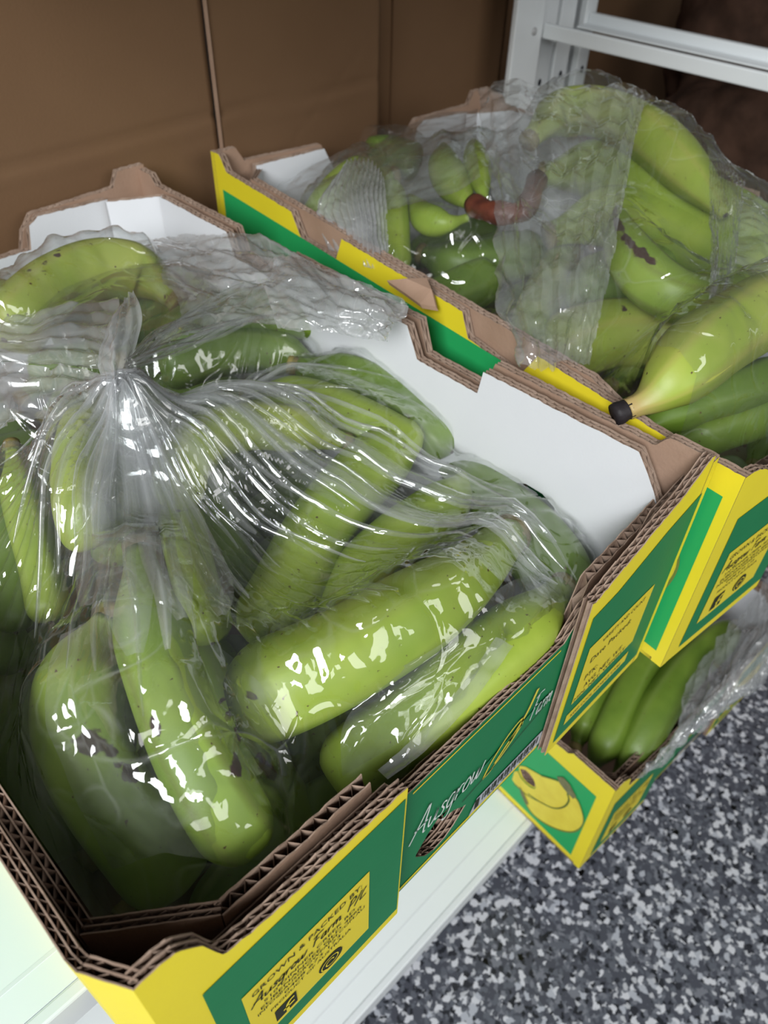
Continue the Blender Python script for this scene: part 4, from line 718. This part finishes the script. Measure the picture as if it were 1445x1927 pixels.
# soften edges so the film rounds over towards the walls
SA=Surf(hA,X0,Y0,c)
r=.0062; xs=np.arange(X0,X1,r); ys=np.arange(Y0,Y1,r); XX,YY=np.meshgrid(xs,ys)
dk=np.hypot(XX-KN[0],YY-KN[1]); ang=np.arctan2(YY-KN[1],XX-KN[0])
angn=ang*11+1.3*facet(dk,ang,.35,3)+.8*facet(ang,dk*0,.4,8)
ple=(1-2*np.abs(angn%1-.5)); ple2=(1-2*np.abs((ang*23+facet(dk,ang,.2,6))%1-.5))
fade=np.clip(1-dk/.95,0,1)
ZZ=SA(XX,YY)+.020*ple*fade*np.clip(dk/.12,0,1)+.007*ple2*fade*np.clip(dk/.1,0,1)+crumple(XX,YY,.11,.034,2,4)*(1-.5*fade)+crumple(XX,YY,.035,.014,33,3)*np.clip(facet(XX,YY,.3,21)*4,0,1)
hz=.60*np.exp(-dk/.07)+.26*np.exp(-dk/.26)*(.3+.7*ple)
grid_obj('film_sheet',XX,YY,ZZ,M['film'],bagA,hz)
SZ=lambda x,y: SA(np.array([x]),np.array([y]))[0]
rnd=random.Random(4); mb=MB(); haz=[]; G=DATA['guides']
for gi in range(len(G)-1):
    for k in range(6):
        t=(k+rnd.uniform(.1,.9))/6; a=np.array(catmull(G[gi],28)); b=np.array(catmull(G[gi+1],28)); P=a*(1-t)+b*t
        n0=0; n1=rnd.choice([28,26,20,15,11]); P=P[n0:n1]
        ww=rnd.uniform(.003,.010)*(2.0 if rnd.random()<.18 else 1); hh=rnd.uniform(.004,.013); off=rnd.uniform(.004,.018)
        ph=rnd.uniform(0,6); Q=[]
        for i,p in enumerate(P):
            x=min(max(p[0]+.008*math.sin(i*.5+ph),X0+.02),X1-.02); y=min(max(p[1]+.008*math.cos(i*.4+ph),Y0+.02),Y1-.02)
            Q.append(np.array((x,y,SZ(x,y)+off+.012)))
        fold(mb,haz,Q,ww*(1),hh,rnd.uniform(.10,.42),rnd)
fold_obj('film_pleats',mb,haz,M['film'],bagA)
# broad flat folds hanging from the knot
for j,(gi,w_,n1) in enumerate(((7,.035,24),(8,.045,25),(9,.03,22),(6,.028,26),(3,.022,26),(2,.02,24))):
    P=np.array(catmull(G[gi],28))[3:n1]; mb=MB(); haz=[]
    Q=[np.array((min(max(p[0],X0+.03),X1-.03),min(max(p[1],Y0+.03),Y1-.03),0)) for p in P]
    for q in Q: q[2]=SZ(q[0],q[1])+.035
    fold(mb,haz,Q,w_*1.2,.014,.24,rnd); fold_obj('broad_fold',mb,haz,M['film'],bagA)
PT=DATA['patch']
patch('gathered_neck',PT['tassel'],bagA,.07,.024,31,haze=.32,res=.0035,pleat=.008,rag=0,pw=.5)
patch('fanned_mouth',PT['fanL'],bagA,.07,.02,41,'film',haze=.26,pleat=.012,pdir='v')
patch('fanned_mouth',PT['fanL2'],bagA,.06,.03,43,haze=.26,pleat=.014,pdir='v')
o=mesh_obj('knot_lump',*(lambda r_: (r_[0],r_[1]))(tube(*frame_path([[KN[0]-.035,KN[1]+.0,KN[2]-.01],[KN[0]-.01,KN[1]+.005,KN[2]+.002],[KN[0]+.02,KN[1]-.01,KN[2]],[KN[0]+.045,KN[1]-.01,KN[2]-.015]],14),[.008+.010*math.sin(math.pi*i/13) for i in range(14)],16,.22)),M['film2'],bagA,None,True,True)
o.data.attributes.new('haze','FLOAT','POINT').data.foreach_set('value',[.38]*len(o.data.vertices))

patch('folded_strip',PT['strip'],bagA,.05,.012,81,'film',haze=.22,res=.005,pleat=.006,rag=.003,pw=.6)
patch('loose_film',PT['frontR'],bagA,.10,.034,83,'film',haze=.0,octs=3,rag=.002)
patch('loose_film',PT['frontL'],bagA,.13,.030,85,'film',haze=.0,octs=3,rag=.002)
# back bag of the nearest carton
bagA2=thing('plastic_bag','loose crumpled clear plastic bag behind the knot, spilling over the notched carton wall','bag',(.8,1.95,-.4))
X0b,X1b,Y0b,Y1b=.02,1.26,1.38,2.40
hB=membrane([P for b,P in ENV if b=='A2'],X0b,X1b,Y0b,Y1b,-.40,.014,[],c,500,.0006)
SB=Surf(hB,X0b,Y0b,c); xs=np.arange(X0b,X1b,.008); ys=np.arange(Y0b,Y1b,.008); XX,YY=np.meshgrid(xs,ys)
ang=np.arctan2(YY-KN[1],XX-KN[0]); dk=np.hypot(XX-KN[0],YY-KN[1])
ZZ=SB(XX,YY)+crumple(XX,YY,.09,.03,12,4)+.012*(1-2*np.abs((ang*9+facet(dk,ang,.3,3))%1-.5))
grid_obj('film_sheet',XX,YY,ZZ,M['film'],bagA2,.05+0*XX)
patch('loose_film',PT['back1'],bagA2,.06,.032,51,haze=.26)
patch('loose_film',PT['back2'],bagA2,.05,.03,53,haze=.24,rag=.01)
patch('loose_film',PT['arch'],bagA2,.14,.022,57,'film',haze=.0,pleat=.003,octs=3)
rnd=random.Random(9); mb=MB(); haz=[]; U=DATA['guides2']
for gi in range(2):
    for k in range(7):
        t=rnd.random(); a=np.array(catmull(U[gi],20)); b=np.array(catmull(U[gi+1],20)); P=(a*(1-t)+b*t)[:rnd.choice([20,16,12])]
        fold(mb,haz,[p+np.array((0,0,.02+.01*math.sin(i*.6+k))) for i,p in enumerate(P)],rnd.uniform(.004,.009),.008,.2,rnd)
fold_obj('film_pleats',mb,haz,M['film'],bagA2)

# bag in the right carton (draped in the carton's own frame)
bagB=thing('plastic_bag','clear plastic bag heaped high over the bananas in the right carton below the white post','bag',(2.1,1.4,-.4))
a6=math.radians(-6); ca,sa=math.cos(a6),math.sin(a6)
def toB(P): d=P[:,:2]-np.array((1.376,.311)); return np.stack([d[:,0]*ca+d[:,1]*sa,-d[:,0]*sa+d[:,1]*ca,P[:,2]],-1)
hC=membrane([toB(P) for b,P in ENV if b=='B'],.05,1.29,.05,2.03,-.36,.028,[],c,700,.0005)
SBb=Surf(hC,.05,.05,c); xs=np.arange(.05,1.28,.008); ys=np.arange(.05,2.02,.008); XX,YY=np.meshgrid(xs,ys)
ZZ=SBb(XX,YY)+crumple(XX,YY,.15,.040,22,4)+.006*(1-2*np.abs(((XX*1.2+YY*.4)*8+3*facet(XX,YY,.4,4))%1-.5))
WX=1.376+XX*ca-YY*sa; WY=.311+XX*sa+YY*ca
grid_obj('film_sheet',WX,WY,ZZ,M['film'],bagB,.02+0*XX)
patch('hanging_film',PT['bsheet'],bagB,.14,.05,61,'film',haze=.18,pleat=.016,octs=3,pw=.7)
patch('silver_folds',PT['silver'],bagB,.07,.012,63,haze=.34,res=.004,pleat=.016,rag=.006,pw=.35)
patch('loose_film',PT['bcorner'],bagB,.16,.03,65,'film',haze=.12,octs=3)
patch('twisted_fold',PT['bstrip'],bagB,.06,.010,67,'film',haze=.04,res=.004,pleat=.008,rag=.004,pw=.4)
patch('loose_film',PT['bright'],bagB,.05,.02,69,haze=.08)
# bag spilling out of the low carton
bagC=thing('plastic_bag','milky crumpled plastic bag spilling over the edge of the low carton','bag',(2.2,.9,-1.75))
patch('loose_film',PT['cfilm'],bagC,.08,.05,71,haze=.28,rag=.006)
patch('loose_film',[[[p[0]+.03,p[1]-.02,p[2]+.05] for p in r_] for r_ in PT['cfilm'][1:]],bagC,.06,.05,73,haze=.16,rag=.006)
bpy.context.view_layer.update()
